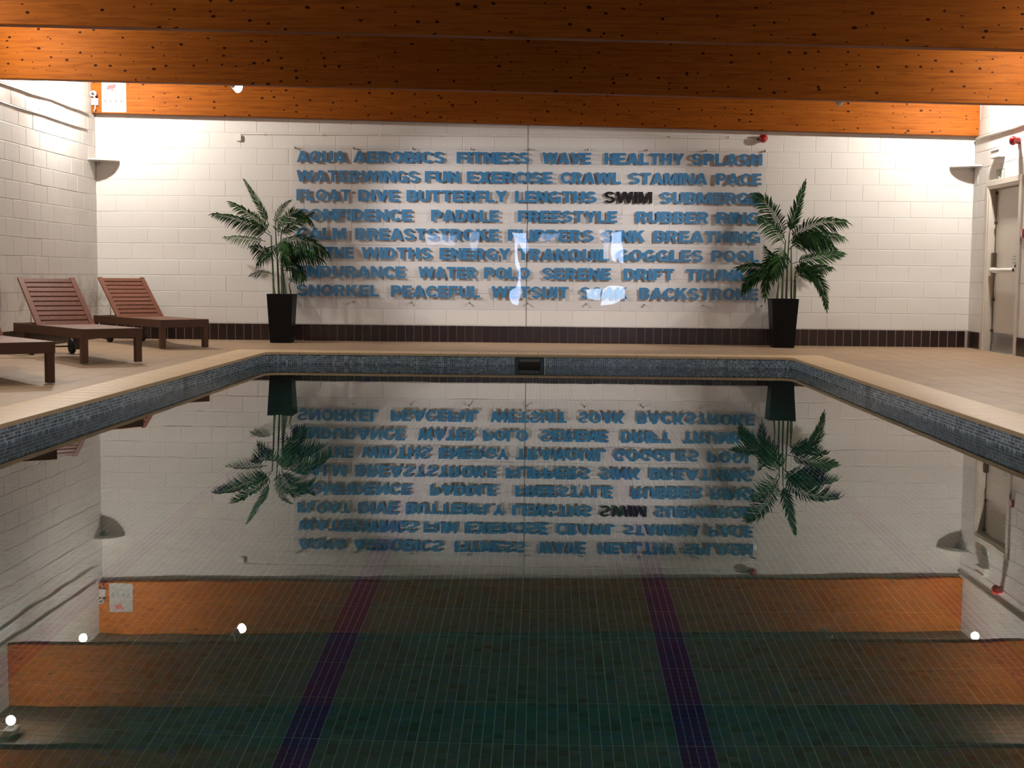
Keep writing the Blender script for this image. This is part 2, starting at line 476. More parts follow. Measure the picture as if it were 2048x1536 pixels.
# grout bed that follows the slight fall of the deck
def strip_bed():
    V = []; F = []
    xs = [XL, PX1-C_]; segs = []
    for (x0, x1, nx) in ((XL, PX1-C_, 25), (PX2+C_, XR, 25)):
        NY = 190; ys = np.linspace(YR, YB, NY); xx = np.linspace(x0, x1, nx)
        b = len(V)
        for y in ys:
            for x in xx: V.append((x, y, deck_z(x, y)-0.0008))
        for j in range(NY-1):
            for i in range(nx-1): F.append((b+j*nx+i, b+j*nx+i+1, b+(j+1)*nx+i+1, b+(j+1)*nx+i))
    ys = np.linspace(PY2+C_, YB, 20); xx = np.linspace(PX1-C_, PX2+C_, 62); b = len(V)
    for y in ys:
        for x in xx: V.append((x, y, deck_z(x, y)-0.0008))
    for j in range(19):
        for i in range(61): F.append((b+j*62+i, b+j*62+i+1, b+(j+1)*62+i+1, b+(j+1)*62+i))
    V += [(PX1-C_, YR, -0.001), (PX2+C_, YR, -0.001), (PX2+C_, PY1-C_, -0.001), (PX1-C_, PY1-C_, -0.001)]
    n = len(V); F.append((n-4, n-3, n-2, n-1))
    me = bpy.data.meshes.new('grout_bed'); me.from_pydata(V, [], F)
    return me
obj('grout_bed', strip_bed(), M_DECKGROUT, floor)
TW, TD, G = 0.244, 0.119, 0.0035
def deck_tiles():
    t = MB(); t.box(0, TW-G, 0, TD-G, -0.006, 0); me1 = t.mesh('tile', 0.0006); me1.materials.append(M_DECKTILE)
    allp = []
    def fill(x0, x1, y0, y1):
        y = y1
        while y > y0:
            x = x0
            while x < x1-0.02:
                allp.append((x, max(y-TD, y0), min(TW, x1-x), min(TD, y-y0))); x += TW
            y -= TD
    fill(XL+0.02, PX1-C_-0.004, 3.0, YB-0.03)
    fill(PX2+C_+0.004, XR-0.02, 3.0, YB-0.03)
    fill(PX1-C_, PX2+C_, PY2+C_+0.004, YB-0.03)
    # nearest tiles inside the frame become parts of their own
    def infront(p):
        x, y = p[0], p[1]
        px = 1090 + 2682*x/y
        return 0 < px < 2048 and abs(p[2]-TW) < 1e-6 and abs(p[3]-TD) < 1e-6
    cand = sorted([p for p in allp if infront(p)], key=lambda p: p[1])
    near = set(cand[:298])
    P = []
    for p in allp:
        x, y, w, d = p
        if p in near:
            o = obj('tile', me1, None, floor); o.location = (x+G/2, y+G/2, deck_z(x+G/2, y+d/2)+random.uniform(-.0002, .0002))
            o.rotation_euler = (0, -math.atan((deck_z(x+w-G/2, y+d/2)-deck_z(x+G/2, y+d/2))/(w-G)), 0)
        else:
            g = G/2; z1 = lambda a, b: deck_z(a, b)+0.0
            a0, a1, b0, b1 = x+g, x+w-g, y+g, y+d-g
            r = random.uniform(-.0002, .0002)
            P.append([(a0, b0, deck_z(a0, b0)-.006), (a1, b0, deck_z(a1, b0)-.006), (a1, b1, deck_z(a1, b1)-.006), (a0, b1, deck_z(a0, b1)-.006),
                      (a0, b0, deck_z(a0, b0)+r), (a1, b0, deck_z(a1, b0)+r), (a1, b1, deck_z(a1, b1)+r), (a0, b1, deck_z(a0, b1)+r)])
    tag(obj('tile', many_boxes('tiles', P), M_DECKTILE, floor), kind='stuff')
deck_tiles()

# ------------------------------------------------------------------ pool shell, coping and waterline mosaic
def outline(off=0.0, step=0.0245):
    """stations (x, y, nx, ny) along the inside of the pool, counter-clockwise; n points into the water"""
    x0, x1, y0, y1 = PX1, PX2, PY1, PY2
    out = []
    def line(ax, ay, bx, by, nx, ny):
        L = math.hypot(bx-ax, by-ay); n = max(1, round(L/step))
        for i in range(n): out.append((ax+(bx-ax)*i/n, ay+(by-ay)*i/n, nx, ny))
    def arc(cx_, cy_, a0):
        n = max(3, round(CR*math.pi/2/step))
        for i in range(n):
            a = a0 + math.pi/2*i/n
            out.append((cx_+CR*math.cos(a), cy_+CR*math.sin(a), -math.cos(a), -math.sin(a)))
    line(x1, y0+CR, x1, y1-CR, -1, 0); arc(x1-CR, y1-CR, 0)
    line(x1-CR, y1, x0+CR, y1, 0, -1); arc(x0+CR, y1-CR, math.pi/2)
    line(x0, y1-CR, x0, y0+CR, 1, 0); arc(x0+CR, y0+CR, math.pi)
    line(x0+CR, y0, x1-CR, y0, 0, 1); arc(x1-CR, y0+CR, math.pi*1.5)
    return [(x+nx*off, y+ny*off, nx, ny) for x, y, nx, ny in out]
pool = tag(bpy.data.objects.new('pool_shell', None), kind='structure'); COL.objects.link(pool)
st = outline(0.0, 0.05)
V = []; F = []; n = len(st)
for (x, y, nx, ny) in st: V += [(x, y, -0.03), (x, y, ZF-0.02)]
for i in range(n): j = (i+1) % n; F.append((2*i, 2*j, 2*j+1, 2*i+1))
me = bpy.data.meshes.new('pool_wall'); me.from_pydata(V, [], F)
def wallgrid_mat():
    m = mat('submerged_wall_mosaic', (0.05, 0.09, 0.075), 0.4); t = NT(m)
    sx = t.new('ShaderNodeSeparateXYZ'); t.link(t.world((1/0.0385,)*3), sx.inputs[0])
    s = t.math('ADD', sx.outputs['X'], sx.outputs['Y'])
    def ln(v): return t.math('GREATER_THAN', t.math('FRACT', v), 0.10)
    g = t.math('MULTIPLY', ln(s), ln(sx.outputs['Z']))
    cb = t.new('ShaderNodeCombineXYZ'); t.link(t.math('FLOOR', s), cb.inputs[0]); t.link(t.math('FLOOR', sx.outputs['Z']), cb.inputs[1])
    wn = t.new('ShaderNodeTexWhiteNoise'); t.link(cb.outputs[0], wn.inputs['Vector'])
    c = t.ramp(wn.outputs['Value'], [(0, (0.03, 0.055, 0.05)), (1, (0.06, 0.10, 0.085))])
    t.link(t.mix((0.24, 0.32, 0.28), c, g), t.b.inputs['Base Color']); return m
obj('pool_wall', me, wallgrid_mat(), pool)

ts = outline(0.0, 0.0245)
band = []; marks = []
n = len(ts); rows = 5; rh = 0.0235
def in_mark(x, y):
    return (12.86 < y < 13.02 and abs(x-PX1) < 0.05) or (12.70 < y < 12.88 and abs(x-PX2) < 0.05)
for i in range(n):
    a = ts[i]; b = ts[(i+1) % n]
    if a[1] < 7.5 and b[1] < 7.5: continue
    tx, ty = b[0]-a[0], b[1]-a[1]; L = math.hypot(tx, ty); tx /= L; ty /= L
    nx, ny = a[2], a[3]
    mx = (a[0]+b[0])/2
    if abs(mx+0.18) < 0.19 and a[1] > PY2-0.02: continue      # skimmer mouth
    g = 0.0016
    for r in range(rows+4):
        z1 = -0.031 - r*rh; z0 = z1 - rh + 2*g
        A = (a[0]+tx*g, a[1]+ty*g); B = (b[0]-tx*g, b[1]-ty*g)
        d = 0.0025
        q = [(A[0], A[1], z0), (B[0], B[1], z0), (B[0], B[1], z1), (A[0], A[1], z1)]
        q += [(p[0]+nx*d, p[1]+ny*d, p[2]) for p in q]
        (marks if in_mark(mx, (a[1]+b[1])/2) else band).append(q)
tag(obj('mosaic_tile', many_boxes('band', band), M_BAND, pool), kind='stuff')
tag(obj('marker_tile', many_boxes('marks', marks), M_MARK, pool), kind='stuff')
bb = outline(0.0004, 0.05); V = []; F = []; n = len(bb)
for (x, y, nx, ny) in bb: V += [(x, y, -0.03), (x, y, -0.25)]
for i in range(n): j = (i+1) % n; F.append((2*i, 2*j, 2*j+1, 2*i+1))
me = bpy.data.meshes.new('band_grout'); me.from_pydata(V, [], F); obj('band_grout', me, M_BANDGROUT, pool)

coping = tag(bpy.data.objects.new('pool_coping', None), kind='structure'); COL.objects.link(coping)
def stone(inner, outer, m=M_COPING):
    """inner: points on the water edge, outer: points on the deck side, same order"""
    lip = 0.018; V = []
    poly = list(inner) + list(reversed(outer))
    b = MB(); b.prism(poly, -0.034, 0.002)
    return b
cs = 0.2475
def run(ax, ay, bx, by, nx, ny):
    L = math.hypot(bx-ax, by-ay); n = round(L/cs); tx, ty = (bx-ax)/L, (by-ay)/L
    s = L/n
    b = MB(); b.box(0.0015, s-0.0015, -C_, 0.014, -0.032, 0.002)
    me = b.mesh('coping_stone', 0.009, 2, True); me.materials.append(M_COPING)
    ang = math.atan2(ty, tx)
    for i in range(n):
        # local +y must point to the water
        o = obj('coping_stone', me, None, coping)
        o.location = (ax+tx*s*i, ay+ty*s*i, 0); o.rotation_euler = (0, 0, ang)
run(PX2, PY1+CR, PX2, PY2-CR, -1, 0)
run(PX2-CR, PY2, PX1+CR, PY2, 0, -1)
run(PX1, PY2-CR, PX1, PY1+CR, 1, 0)
run(PX1+CR, PY1, PX2-CR, PY1, 0, 1)
for (cx_, cy_, a0, sx, sy) in ((PX2-CR, PY2-CR, 0, 1, 1), (PX1+CR, PY2-CR, math.pi/2, -1, 1), (PX1+CR, PY1+CR, math.pi, -1, -1), (PX2-CR, PY1+CR, 1.5*math.pi, 1, -1)):
    arc = [(cx_+(CR-0.014)*math.cos(a0+math.pi/2*i/10), cy_+(CR-0.014)*math.sin(a0+math.pi/2*i/10)) for i in range(11)]
    R = CR+C_
    if a0 in (0, math.pi): far = [(cx_, cy_+sy*R), (cx_+sx*R, cy_+sy*R), (cx_+sx*R, cy_)]
    else: far = [(cx_+sx*R, cy_), (cx_+sx*R, cy_+sy*R), (cx_, cy_+sy*R)]
    b = MB(); b.prism(arc+far, -0.032, 0.002)
    obj('coping_corner', b.mesh('coping_corner', 0.006, 2, True), M_COPING, coping)

b = MB(); o_ = C_+0.001
b.box(PX2+o_-0.004, PX2+o_+0.008, PY1-o_, PY2+o_, -0.02, 0.0024); b.box(PX1-o_-0.008, PX1-o_+0.004, PY1-o_, PY2+o_, -0.02, 0.0024)
b.box(PX1-o_-0.008, PX2+o_+0.008, PY2+o_-0.004, PY2+o_+0.008, -0.02, 0.0024)
obj('pale_joint', b.mesh('pale_joint'), mat('pale_joint_filler', (0.72, 0.60, 0.43), 0.7), coping)
# pool floor of mosaic tiles with four navy lane lines
pf = tag(bxm('pool_floor', (PX1-0.05, PX2+0.05, PY1-0.05, PY2+0.05, ZF-0.1, ZF-0.0012), M_POOLGROUT), kind='structure')
LANES = [-2.11, -0.848, 0.554, 1.92]
cols = []          # (x0, x1, lane?)
edges = [PX1] + [e for L in LANES for e in (L-0.062, L+0.062)] + [PX2]
for i in range(0, len(edges), 2):
    a, b = edges[i], edges[i+1]; n = round((b-a)/0.0385)
    cols += [(a+(b-a)*k/n, a+(b-a)*(k+1)/n, False, k % 9 == 8) for k in range(n)]
    if i+2 < len(edges):
        a, b = edges[i+1], edges[i+2]
        cols += [(a+(b-a)*k/4, a+(b-a)*(k+1)/4, True, False) for k in range(4)]
y = PY1; rws = []; k = 0
while y < PY2: rws.append((y, y+0.0385)); k += 1; y += 0.0385 + (0.003 if k % 9 == 0 else 0)
PT, PLN = [], []
g = 0.0017; hh = 0.0012
ntile = 0
tb = MB(); tb.box(0, 0.035, 0, 0.035, -0.001, hh); me_pt = tb.mesh('tile'); me_pt.materials.append(M_POOLTILE)
for (y0, y1) in rws:
    for (x0, x1, lane, wide) in cols:
        mx, my = (x0+x1)/2, (y0+y1)/2
        a0, a1, b0, b1 = x0+g, x1-g-(0.0015 if wide else 0), y0+g, y1-g
        if not lane and 4.45 < my < 5.1 and -0.33 < mx < 0.34 and ntile < 290:
            o = obj('tile', me_pt, None, pf); o.location = (a0, b0, ZF); ntile += 1; continue
        q = [(a0, b0, ZF-0.001), (a1, b0, ZF-0.001), (a1, b1, ZF-0.001), (a0, b1, ZF-0.001), (a0, b0, ZF+hh), (a1, b0, ZF+hh), (a1, b1, ZF+hh), (a0, b1, ZF+hh)]
        (PLN if lane else PT).append(q)
tag(obj('tile', many_boxes('pooltiles', PT), M_POOLTILE, pf), kind='stuff')
tag(obj('lane_tile', many_boxes('lanetiles', PLN), M_LANE, pf), kind='stuff')
# water surface
wv = [(x, y, ZW) for x, y, nx, ny in outline(0.003, 0.06)]
me = bpy.data.meshes.new('pool_water'); me.from_pydata(wv, [], [tuple(range(len(wv)))])
bm = bmesh.new(); bm.from_mesh(me)
for f in bm.faces:
    if f.normal.z < 0: f.normal_flip()
bm.to_mesh(me); bm.free()
tag(obj('pool_water', me, M_WATER), 'still clear water filling the swimming pool', kind='structure')

# skimmer in the far pool wall
sk = empty('pool_skimmer', (-0.18, PY2, ZW), label='dark rectangular skimmer opening set in the far pool wall at the waterline', cat='skimmer')
b = MB(); b.box(-0.185, 0.185, -0.006, 0.02, 0.09, 0.112); b.box(-0.185, 0.185, -0.006, 0.02, -0.09, -0.07)
b.box(-0.185, -0.135, -0.006, 0.02, -0.07, 0.09); b.box(0.135, 0.185, -0.006, 0.02, -0.07, 0.09)
obj('frame', b.mesh('frame', 0.002), mat('dark_green_frame', (0.012, 0.028, 0.024), 0.3), sk)
b = MB(); b.box(-0.135, 0.135, -0.001, 0.02, -0.07, 0.09); obj('opening', b.mesh('opening'), M_DARK, sk)
b = MB(); b.box(-0.13, 0.13, -0.005, 0.0, 0.052, 0.088); obj('flap', b.mesh('flap', 0.003), M_FLAP, sk)

# ------------------------------------------------------------------ beams
def beam(y0, y1, label):
    b = MB(); x0, x1 = XL+0.004, XR-0.004
    b.quadbox([(x0, y0, zb(x0)), (x1, y0, zb(x1)), (x1, y1, zb(x1)), (x0, y1, zb(x0)),
               (x0, y0, zb(x0)+BH), (x1, y0, zb(x1)+BH), (x1, y1, zb(x1)+BH), (x0, y1, zb(x0)+BH)])
    o = obj('roof_beam', b.mesh('roof_beam', 0.006, 1), M_BEAM)
    return tag(o, label, 'beam', 'timber roof beams across the pool hall', 'thing')
beam(18.95, 19.09, 'knotty varnished timber beam against the back wall, holding the paper security notice')
beam(15.65, 15.79, 'knotty varnished timber roof beam, second from the back wall, whole face in view')
beam(12.10, 12.24, 'knotty varnished timber roof beam cut by the top edge of the photo')
for yy, w_ in ((8.6, 'fourth'), (5.1, 'fifth'), (1.6, 'sixth'), (-1.9, 'seventh')):
    beam(yy, yy+0.14, 'knotty varnished timber roof beam, %s from the back wall' % w_)

# ------------------------------------------------------------------ lights in the bays
def flood(x, y, z, side, label, power=FLOOD_W):
    t = empty('wall_floodlight', (x, y, z), label=label, cat='light', group='wall floodlights between the beams')
    wx = (XL if side < 0 else XR) - x
    b = MB(); b.box(-0.07, 0.07, -0.09, 0.09, 0.085, 0.15); obj('housing', b.mesh('housing', 0.01), M_WHITE, t)
    b = MB(); b.tube([(0, 0, 0.12), (wx-side*0.02, 0, 0.12)], 0.012); b.box(min(wx, wx-side*0.015), max(wx, wx-side*0.015), -0.05, 0.05, 0.06, 0.18)
    obj('bracket', b.mesh('bracket'), M_WHITE, t)
    b = MB(); b.lathe([(0.03, 0.086), (0.032, 0.055)], 14); obj('lamp_cap', b.mesh('lamp_cap', smooth=True), M_SILVER, t)
    R_ = 0.05; b = MB(); b.lathe([(R_*math.sin(a), R_*math.cos(a)+0.01) for a in np.linspace(0.15, math.pi-0.02, 10)], 16)
    g_ = mat('lamp_glass_lit', (1, 1, 1), 0.3, emit=WARM, es=power/(4*math.pi**2*R_**2))
    obj('lamp_glass', b.mesh('lamp_glass', smooth=True), g_, t)
floods = [(17.5, 1.6, 1.45), (14.6, .6, .6), (11.1, 1.0, .6), (7.5, .8, .6), (4.0, .7, .6), (0.4, .5, .5)]
for i, (y, pl, pr) in enumerate(floods):
    names = ['by the back wall', 'in the second bay from the back wall', 'in the third bay', 'in the fourth bay', 'in the fifth bay', 'in the bay over the camera end']
    fz = 0.42 if i == 0 else 0.56
    flood(XL+(0.27 if i == 0 else 0.45), y, zb(-6.0)+fz, -1, 'white floodlight on the left wall '+names[i], FLOOD_W*pl)
    flood(XR-(0.27 if i == 0 else 0.45), y, zb(5.6)+fz, 1, 'white floodlight on the right wall '+names[i], FLOOD_W*pr)

def spot(x, y, z, aim, label, power, zr, bulb):
    t = empty('spotlight', (x, y, z), label=label, cat='light')
    d = (Vector(aim)-Vector((x, y, z))).normalized()
    Rm = d.to_track_quat('Z', 'Y').to_matrix().to_4x4()
    b = MB()
    if bulb: b.lathe([(0.018, -0.12), (0.03, -0.115), (0.034, -0.05), (0.04, -0.03)], 20, Rm)
    else: b.lathe([(0.018, -0.12), (0.03, -0.115), (0.034, -0.05), (0.058, 0.0), (0.062, 0.03), (0.054, 0.032), (0.05, 0.012)], 20, Rm)
    obj('lamp_body', b.mesh('lamp_body', smooth=True), M_SILVER, t)
    b = MB()
    if bulb: b.lathe([(0.036, -0.03), (0.055, 0.0), (0.060, 0.03), (0.045, 0.055), (0.02, 0.065), (0.002, 0.067)], 20, Rm)
    else: b.lathe([(0.05, 0.013), (0.045, 0.026), (0.02, 0.036), (0.002, 0.038)], 20, Rm)
    obj('lamp_face', b.mesh('lamp_face', smooth=True), M_LAMP, t)
    top = zr - z
    b = MB(); b.tube([tuple(Rm @ Vector((0, 0, -0.10))), (0, 0.0, top)], 0.008); b.lathe([(0.035, top-0.03), (0.035, top)], 16)
    obj('stem', b.mesh('stem'), M_WHITE, t)
    b = MB(); b.tube([tuple(Rm @ Vector((0.0, 0.05, -0.03))), tuple(Rm @ Vector((0, 0, -0.14))), tuple(Rm @ Vector((0.0, -0.05, -0.03)))], 0.006); obj('yoke', b.mesh('yoke'), M_WHITE, t)
    l = bpy.data.lights.new('spot_light', 'SPOT'); l.energy = power; l.color = (1, 0.93, 0.90); l.spot_size = math.radians(60); l.spot_blend = 1.0; l.shadow_soft_size = 0.04
    lo = bpy.data.objects.new('spot_light', l); COL.objects.link(lo)
    lo.matrix_world = Matrix.Translation(Vector((x, y, z))+d*0.08) @ d.to_track_quat('-Z', 'Y').to_matrix().to_4x4()
spot(-3.86, 16.85, 3.29, (-0.1, 19.1, 0.95), 'glowing bare bulb spotlight under the beams above the palm by the sun loungers', SPOT_W*2.7, zb(-3.86)+BH, True)
spot(3.53, 16.5, 3.12, (0.0, 19.1, 0.9), 'silver spotlight under the beams near the red alarm, tipped towards the wall sign', SPOT_W*2.7, zb(3.53)+BH, False)

# ------------------------------------------------------------------ word wall sign
sign = empty('wall_sign', (-0.25, YB, 1.6), label='long clear acrylic wall sign covered in rows of blue swimming words, SWIM in black', cat='sign')
YP = 19.078
def local(me): me.transform(Matrix.Translation((0.25, -YB, -1.6))); return me
for (x0, x1) in ((-3.585, -0.262), (-0.254, 3.085)):
    b = MB(); b.box(x0, x1, YP-0.003, YP, 0.515, 2.79)
    obj('acrylic_panel', local(b.mesh('acrylic_panel')), M_ACRYL, sign)
def standoff():
    b = MB(); Ry = Matrix.Rotation(math.radians(90), 4, 'X')
    b.lathe([(0.009, 0.0), (0.009, 0.026), (0.016, 0.027), (0.016, 0.034), (0.012, 0.037)], 14, Ry)
    return b.mesh('standoff', smooth=True)
so = standoff(); so.materials.append(M_STEEL)
for i in range(9):
    x = -3.55 + i*0.828
    for z in (2.755, 0.59):
        o = obj('standoff', so, None, sign); o.location = (x+0.25, 19.1085-YB, z-1.6)
ROWS = [
(2.553,2.714,[("AQUA",-3.528,-2.825),("AEROBICS",-2.726,-1.432),("FITNESS",-1.262,-0.233),("WAVE",-0.053,0.636),("HEALTHY",0.822,1.943),("SPLASH",2.042,3.034)]),
(2.281,2.442,[("WATERWINGS",-3.529,-1.791),("FUN",-1.710,-1.225),("EXERCISE",-1.116,0.097),("CRAWL",0.207,1.061),("STAMINA",1.174,2.271),("PACE",2.388,3.030)]),
(2.014,2.175,[("FLOAT",-3.533,-2.762),("DIVE",-2.655,-2.073),("BUTTERFLY",-1.969,-0.542),("LENGTHS",-0.435,0.721),("SWIM",0.826,1.502),("SUBMERGE",1.615,3.026)]),
(1.739,1.901,[("CONFIDENCE",-3.531,-1.885),("PADDLE",-1.619,-0.652),("FREESTYLE",-0.390,1.017),("RUBBER",1.278,2.303),("RING",2.406,3.026)]),
(1.471,1.634,[("CALM",-3.531,-2.822),("BREASTSTROKE",-2.699,-0.652),("FLIPPERS",-0.529,0.690),("SINK",0.814,1.416),("BREATHING",1.529,3.029)]),
(1.203,1.365,[("DO",-3.532,-3.226),("THE",-3.133,-2.716),("WIDTHS",-2.609,-1.609),("ENERGY",-1.498,-0.485),("TRANQUIL",-0.389,0.909),("GOGGLES",1.015,2.234),("POOL",2.351,3.021)]),
(0.934,1.097,[("ENDURANCE",-3.530,-1.978),("WATER",-1.798,-0.967),("POLO",-0.864,-0.209),("SERENE",-0.037,0.941),("DRIFT",1.115,1.832),("TRUNKS",1.997,3.024)]),
(0.665,0.829,[("SNORKEL",-3.529,-2.353),("PEACEFUL",-2.188,-0.919),("WETSUIT",-0.754,0.343),("SOAK",0.507,1.175),("BACKSTROKE",1.338,3.025)]),
]
def glyph(ch):
    """heavy grotesque capital on a unit cap height: list of polygons and its width"""
    P = []
    def q(*p): P.append([p[k:k+2] for k in range(0, len(p), 2)])
    def bar(x0, x1, y0, y1): q(x0, y0, x1, y0, x1, y1, x0, y1)
    def ring(cx_, cy_, rx, ry, a0, a1, tx=.25, ty=.2):
        n = max(4, int(abs(a1-a0)/12)); prev = None
        for k in range(n+1):
            a = math.radians(a0+(a1-a0)*k/n); c, s_ = math.cos(a), math.sin(a)
            cur = ((cx_+rx*c, cy_+ry*s_), (cx_+(rx-tx)*c, cy_+(ry-ty)*s_))
            if prev: P.append([prev[0], cur[0], cur[1], prev[1]])
            prev = cur
    def mir(w, *p): q(*[w-v if k % 2 == 0 else v for k, v in enumerate(p)])
    t = .265; w = .7
    if ch == 'A': w = .88; L = (0, 0, .265, 0, .555, 1, .305, 1); q(*L); mir(w, *L); bar(.22, .66, .17, .35)
    elif ch == 'B': w = .77; bar(0, t, 0, 1); bar(.2, .45, .82, 1); bar(.2, .45, .425, .6); bar(.2, .43, 0, .19); ring(.44, .73, .29, .27, -90, 90, .24, .19); ring(.43, .3, .34, .3, -90, 90, .25, .19)
    elif ch == 'C': w = .8; ring(.42, .5, .42, .5, 38, 322)
    elif ch == 'D': w = .8; bar(0, t, 0, 1); bar(.2, .38, .8, 1); bar(.2, .38, 0, .2); ring(.37, .5, .43, .5, -90, 90)
    elif ch == 'E': w = .7; bar(0, t, 0, 1); bar(.2, .69, .8, 1); bar(.2, .65, .41, .6); bar(.2, .7, 0, .2)
    elif ch == 'F': w = .67; bar(0, t, 0, 1); bar(.2, .67, .8, 1); bar(.2, .61, .4, .59)
    elif ch == 'G': w = .84; ring(.42, .5, .42, .5, 40, 322); bar(.45, .84, .36, .54); bar(.64, .84, .0, .45)
    elif ch == 'H': w = .78; bar(0, t, 0, 1); bar(w-t, w, 0, 1); bar(.2, .6, .4, .61)
    elif ch == 'I': w = .25; bar(0, t, 0, 1)
    elif ch == 'K': w = .85; bar(0, t, 0, 1); q(.2, .3, .2, .62, .5, 1, .82, 1); q(.3, .48, .49, .7, .86, 0, .55, 0)
    elif ch == 'L': w = .65; bar(0, t, 0, 1); bar(.2, .65, 0, .2)
    elif ch == 'M': w = .97; bar(0, .23, 0, 1); bar(w-.23, w, 0, 1); L = (.05, 1, .31, 1, .57, 0, .39, 0); q(*L); mir(w, *L)
    elif ch == 'N': w = .8; bar(0, .235, 0, 1); bar(w-.235, w, 0, 1); q(0, 1, .26, 1, .8, 0, .54, 0)
    elif ch == 'O': w = .86; ring(.43, .5, .43, .5, 0, 360)
    elif ch == 'Q': w = .88; ring(.43, .5, .43, .5, 0, 360); q(.47, .2, .6, .34, .9, .04, .77, -.09)
    elif ch == 'P': w = .74; bar(0, t, 0, 1); bar(.2, .42, .81, 1); bar(.2, .42, .35, .54); ring(.41, .675, .33, .325, -90, 90, .25, .19)
    elif ch == 'R': w = .79; bar(0, t, 0, 1); bar(.2, .44, .81, 1); bar(.2, .44, .41, .59); ring(.43, .705, .33, .295, -90, 90, .25, .185); q(.33, .5, .58, .5, .62, .3, .8, 0, .52, 0, .4, .3)
    elif ch == 'S': w = .76; ring(.37, .715, .36, .285, 18, 270, .24, .175); ring(.39, .29, .37, .29, 90, -165, .24, .18)
    elif ch == 'T': w = .74; bar(0, w, .8, 1); bar(.245, .495, 0, 1)
    elif ch == 'U': w = .79; bar(0, t, .37, 1); bar(w-t, w, .37, 1); ring(w/2, .38, w/2, .38, 180, 360)
    elif ch == 'V': w = .84; L = (0, 1, .27, 1, .54, 0, .29, 0); q(*L); mir(w, *L)
    elif ch == 'W': w = 1.2; L = (0, 1, .25, 1, .43, 0, .19, 0); q(*L); mir(w, *L); L = (.2, 0, .43, 0, .72, 1, .48, 1); q(*L); mir(w, *L)
    elif ch == 'X': w = .86; L = (0, 1, .3, 1, .86, 0, .56, 0); q(*L); mir(w, *L)
    elif ch == 'Y': w = .84; L = (0, 1, .28, 1, .545, .36, .295, .36); q(*L); mir(w, *L); bar(.295, .545, 0, .45)
    return P, w
def text_mesh(s, gap=0.075):
    """flat heavy lettering, built from overlapping strokes each a hair apart in depth"""
    V = []; F = []; x = 0; k = 0
    for ch in s:
        P, w = glyph(ch)
        for p in P:
            a = sum(p[i][0]*p[(i+1) % len(p)][1]-p[(i+1) % len(p)][0]*p[i][1] for i in range(len(p)))
            if a < 0: p = p[::-1]
            n = len(p); b = len(V); zt = 1.0+0.004*(k % 23); k += 1
            V += [(x+u, v, 0) for u, v in p] + [(x+u, v, zt) for u, v in p]
            F.append(tuple(b+i for i in range(n))[::-1]); F.append(tuple(b+n+i for i in range(n)))
            F += [(b+i, b+(i+1) % n, b+n+(i+1) % n, b+n+i) for i in range(n)]
        x += w+gap
    me = bpy.data.meshes.new('word'); me.from_pydata(V, [], F); return me
def fit_text(me, x0, x1, z0, z1, y, thick):
    co = np.empty(len(me.vertices)*3, np.float32); me.vertices.foreach_get('co', co); co = co.reshape(-1, 3)
    a = co.min(0); b = co.max(0); a[1] = 0.0; b[1] = 1.0
    out = np.empty_like(co)
    out[:, 0] = x0 + (co[:, 0]-a[0])/(b[0]-a[0])*(x1-x0)
    out[:, 2] = z0 + (co[:, 1]-a[1])/(b[1]-a[1])*(z1-z0)
    zr = (b[2]-a[2]) or 1
    out[:, 1] = y - (co[:, 2]-a[2])/zr*thick
    me.vertices.foreach_set('co', out.ravel()); me.update()
    return me
for (z0, z1, ws) in ROWS:
    for (w, x0, x1) in ws:
        o = bpy.data.objects.new('word', None); COL.objects.link(o); o.parent = sign; o.empty_display_size = 0.05
        tot = sum(glyph(c)[1] for c in w) + 0.045*(len(w)-1); k = (x1-x0)/tot; xx = x0
        for c in w:
            gw = glyph(c)[1]
            me = fit_text(text_mesh(c), xx, xx+gw*k, z0, z1, YP+0.006, 0.005); local(me)
            obj('letter', me, M_BLACK if w == 'SWIM' else M_BLUE, o)
            xx += (gw+0.045)*k
        if w == 'SWIM': o['label'] = 'black word among the blue ones'

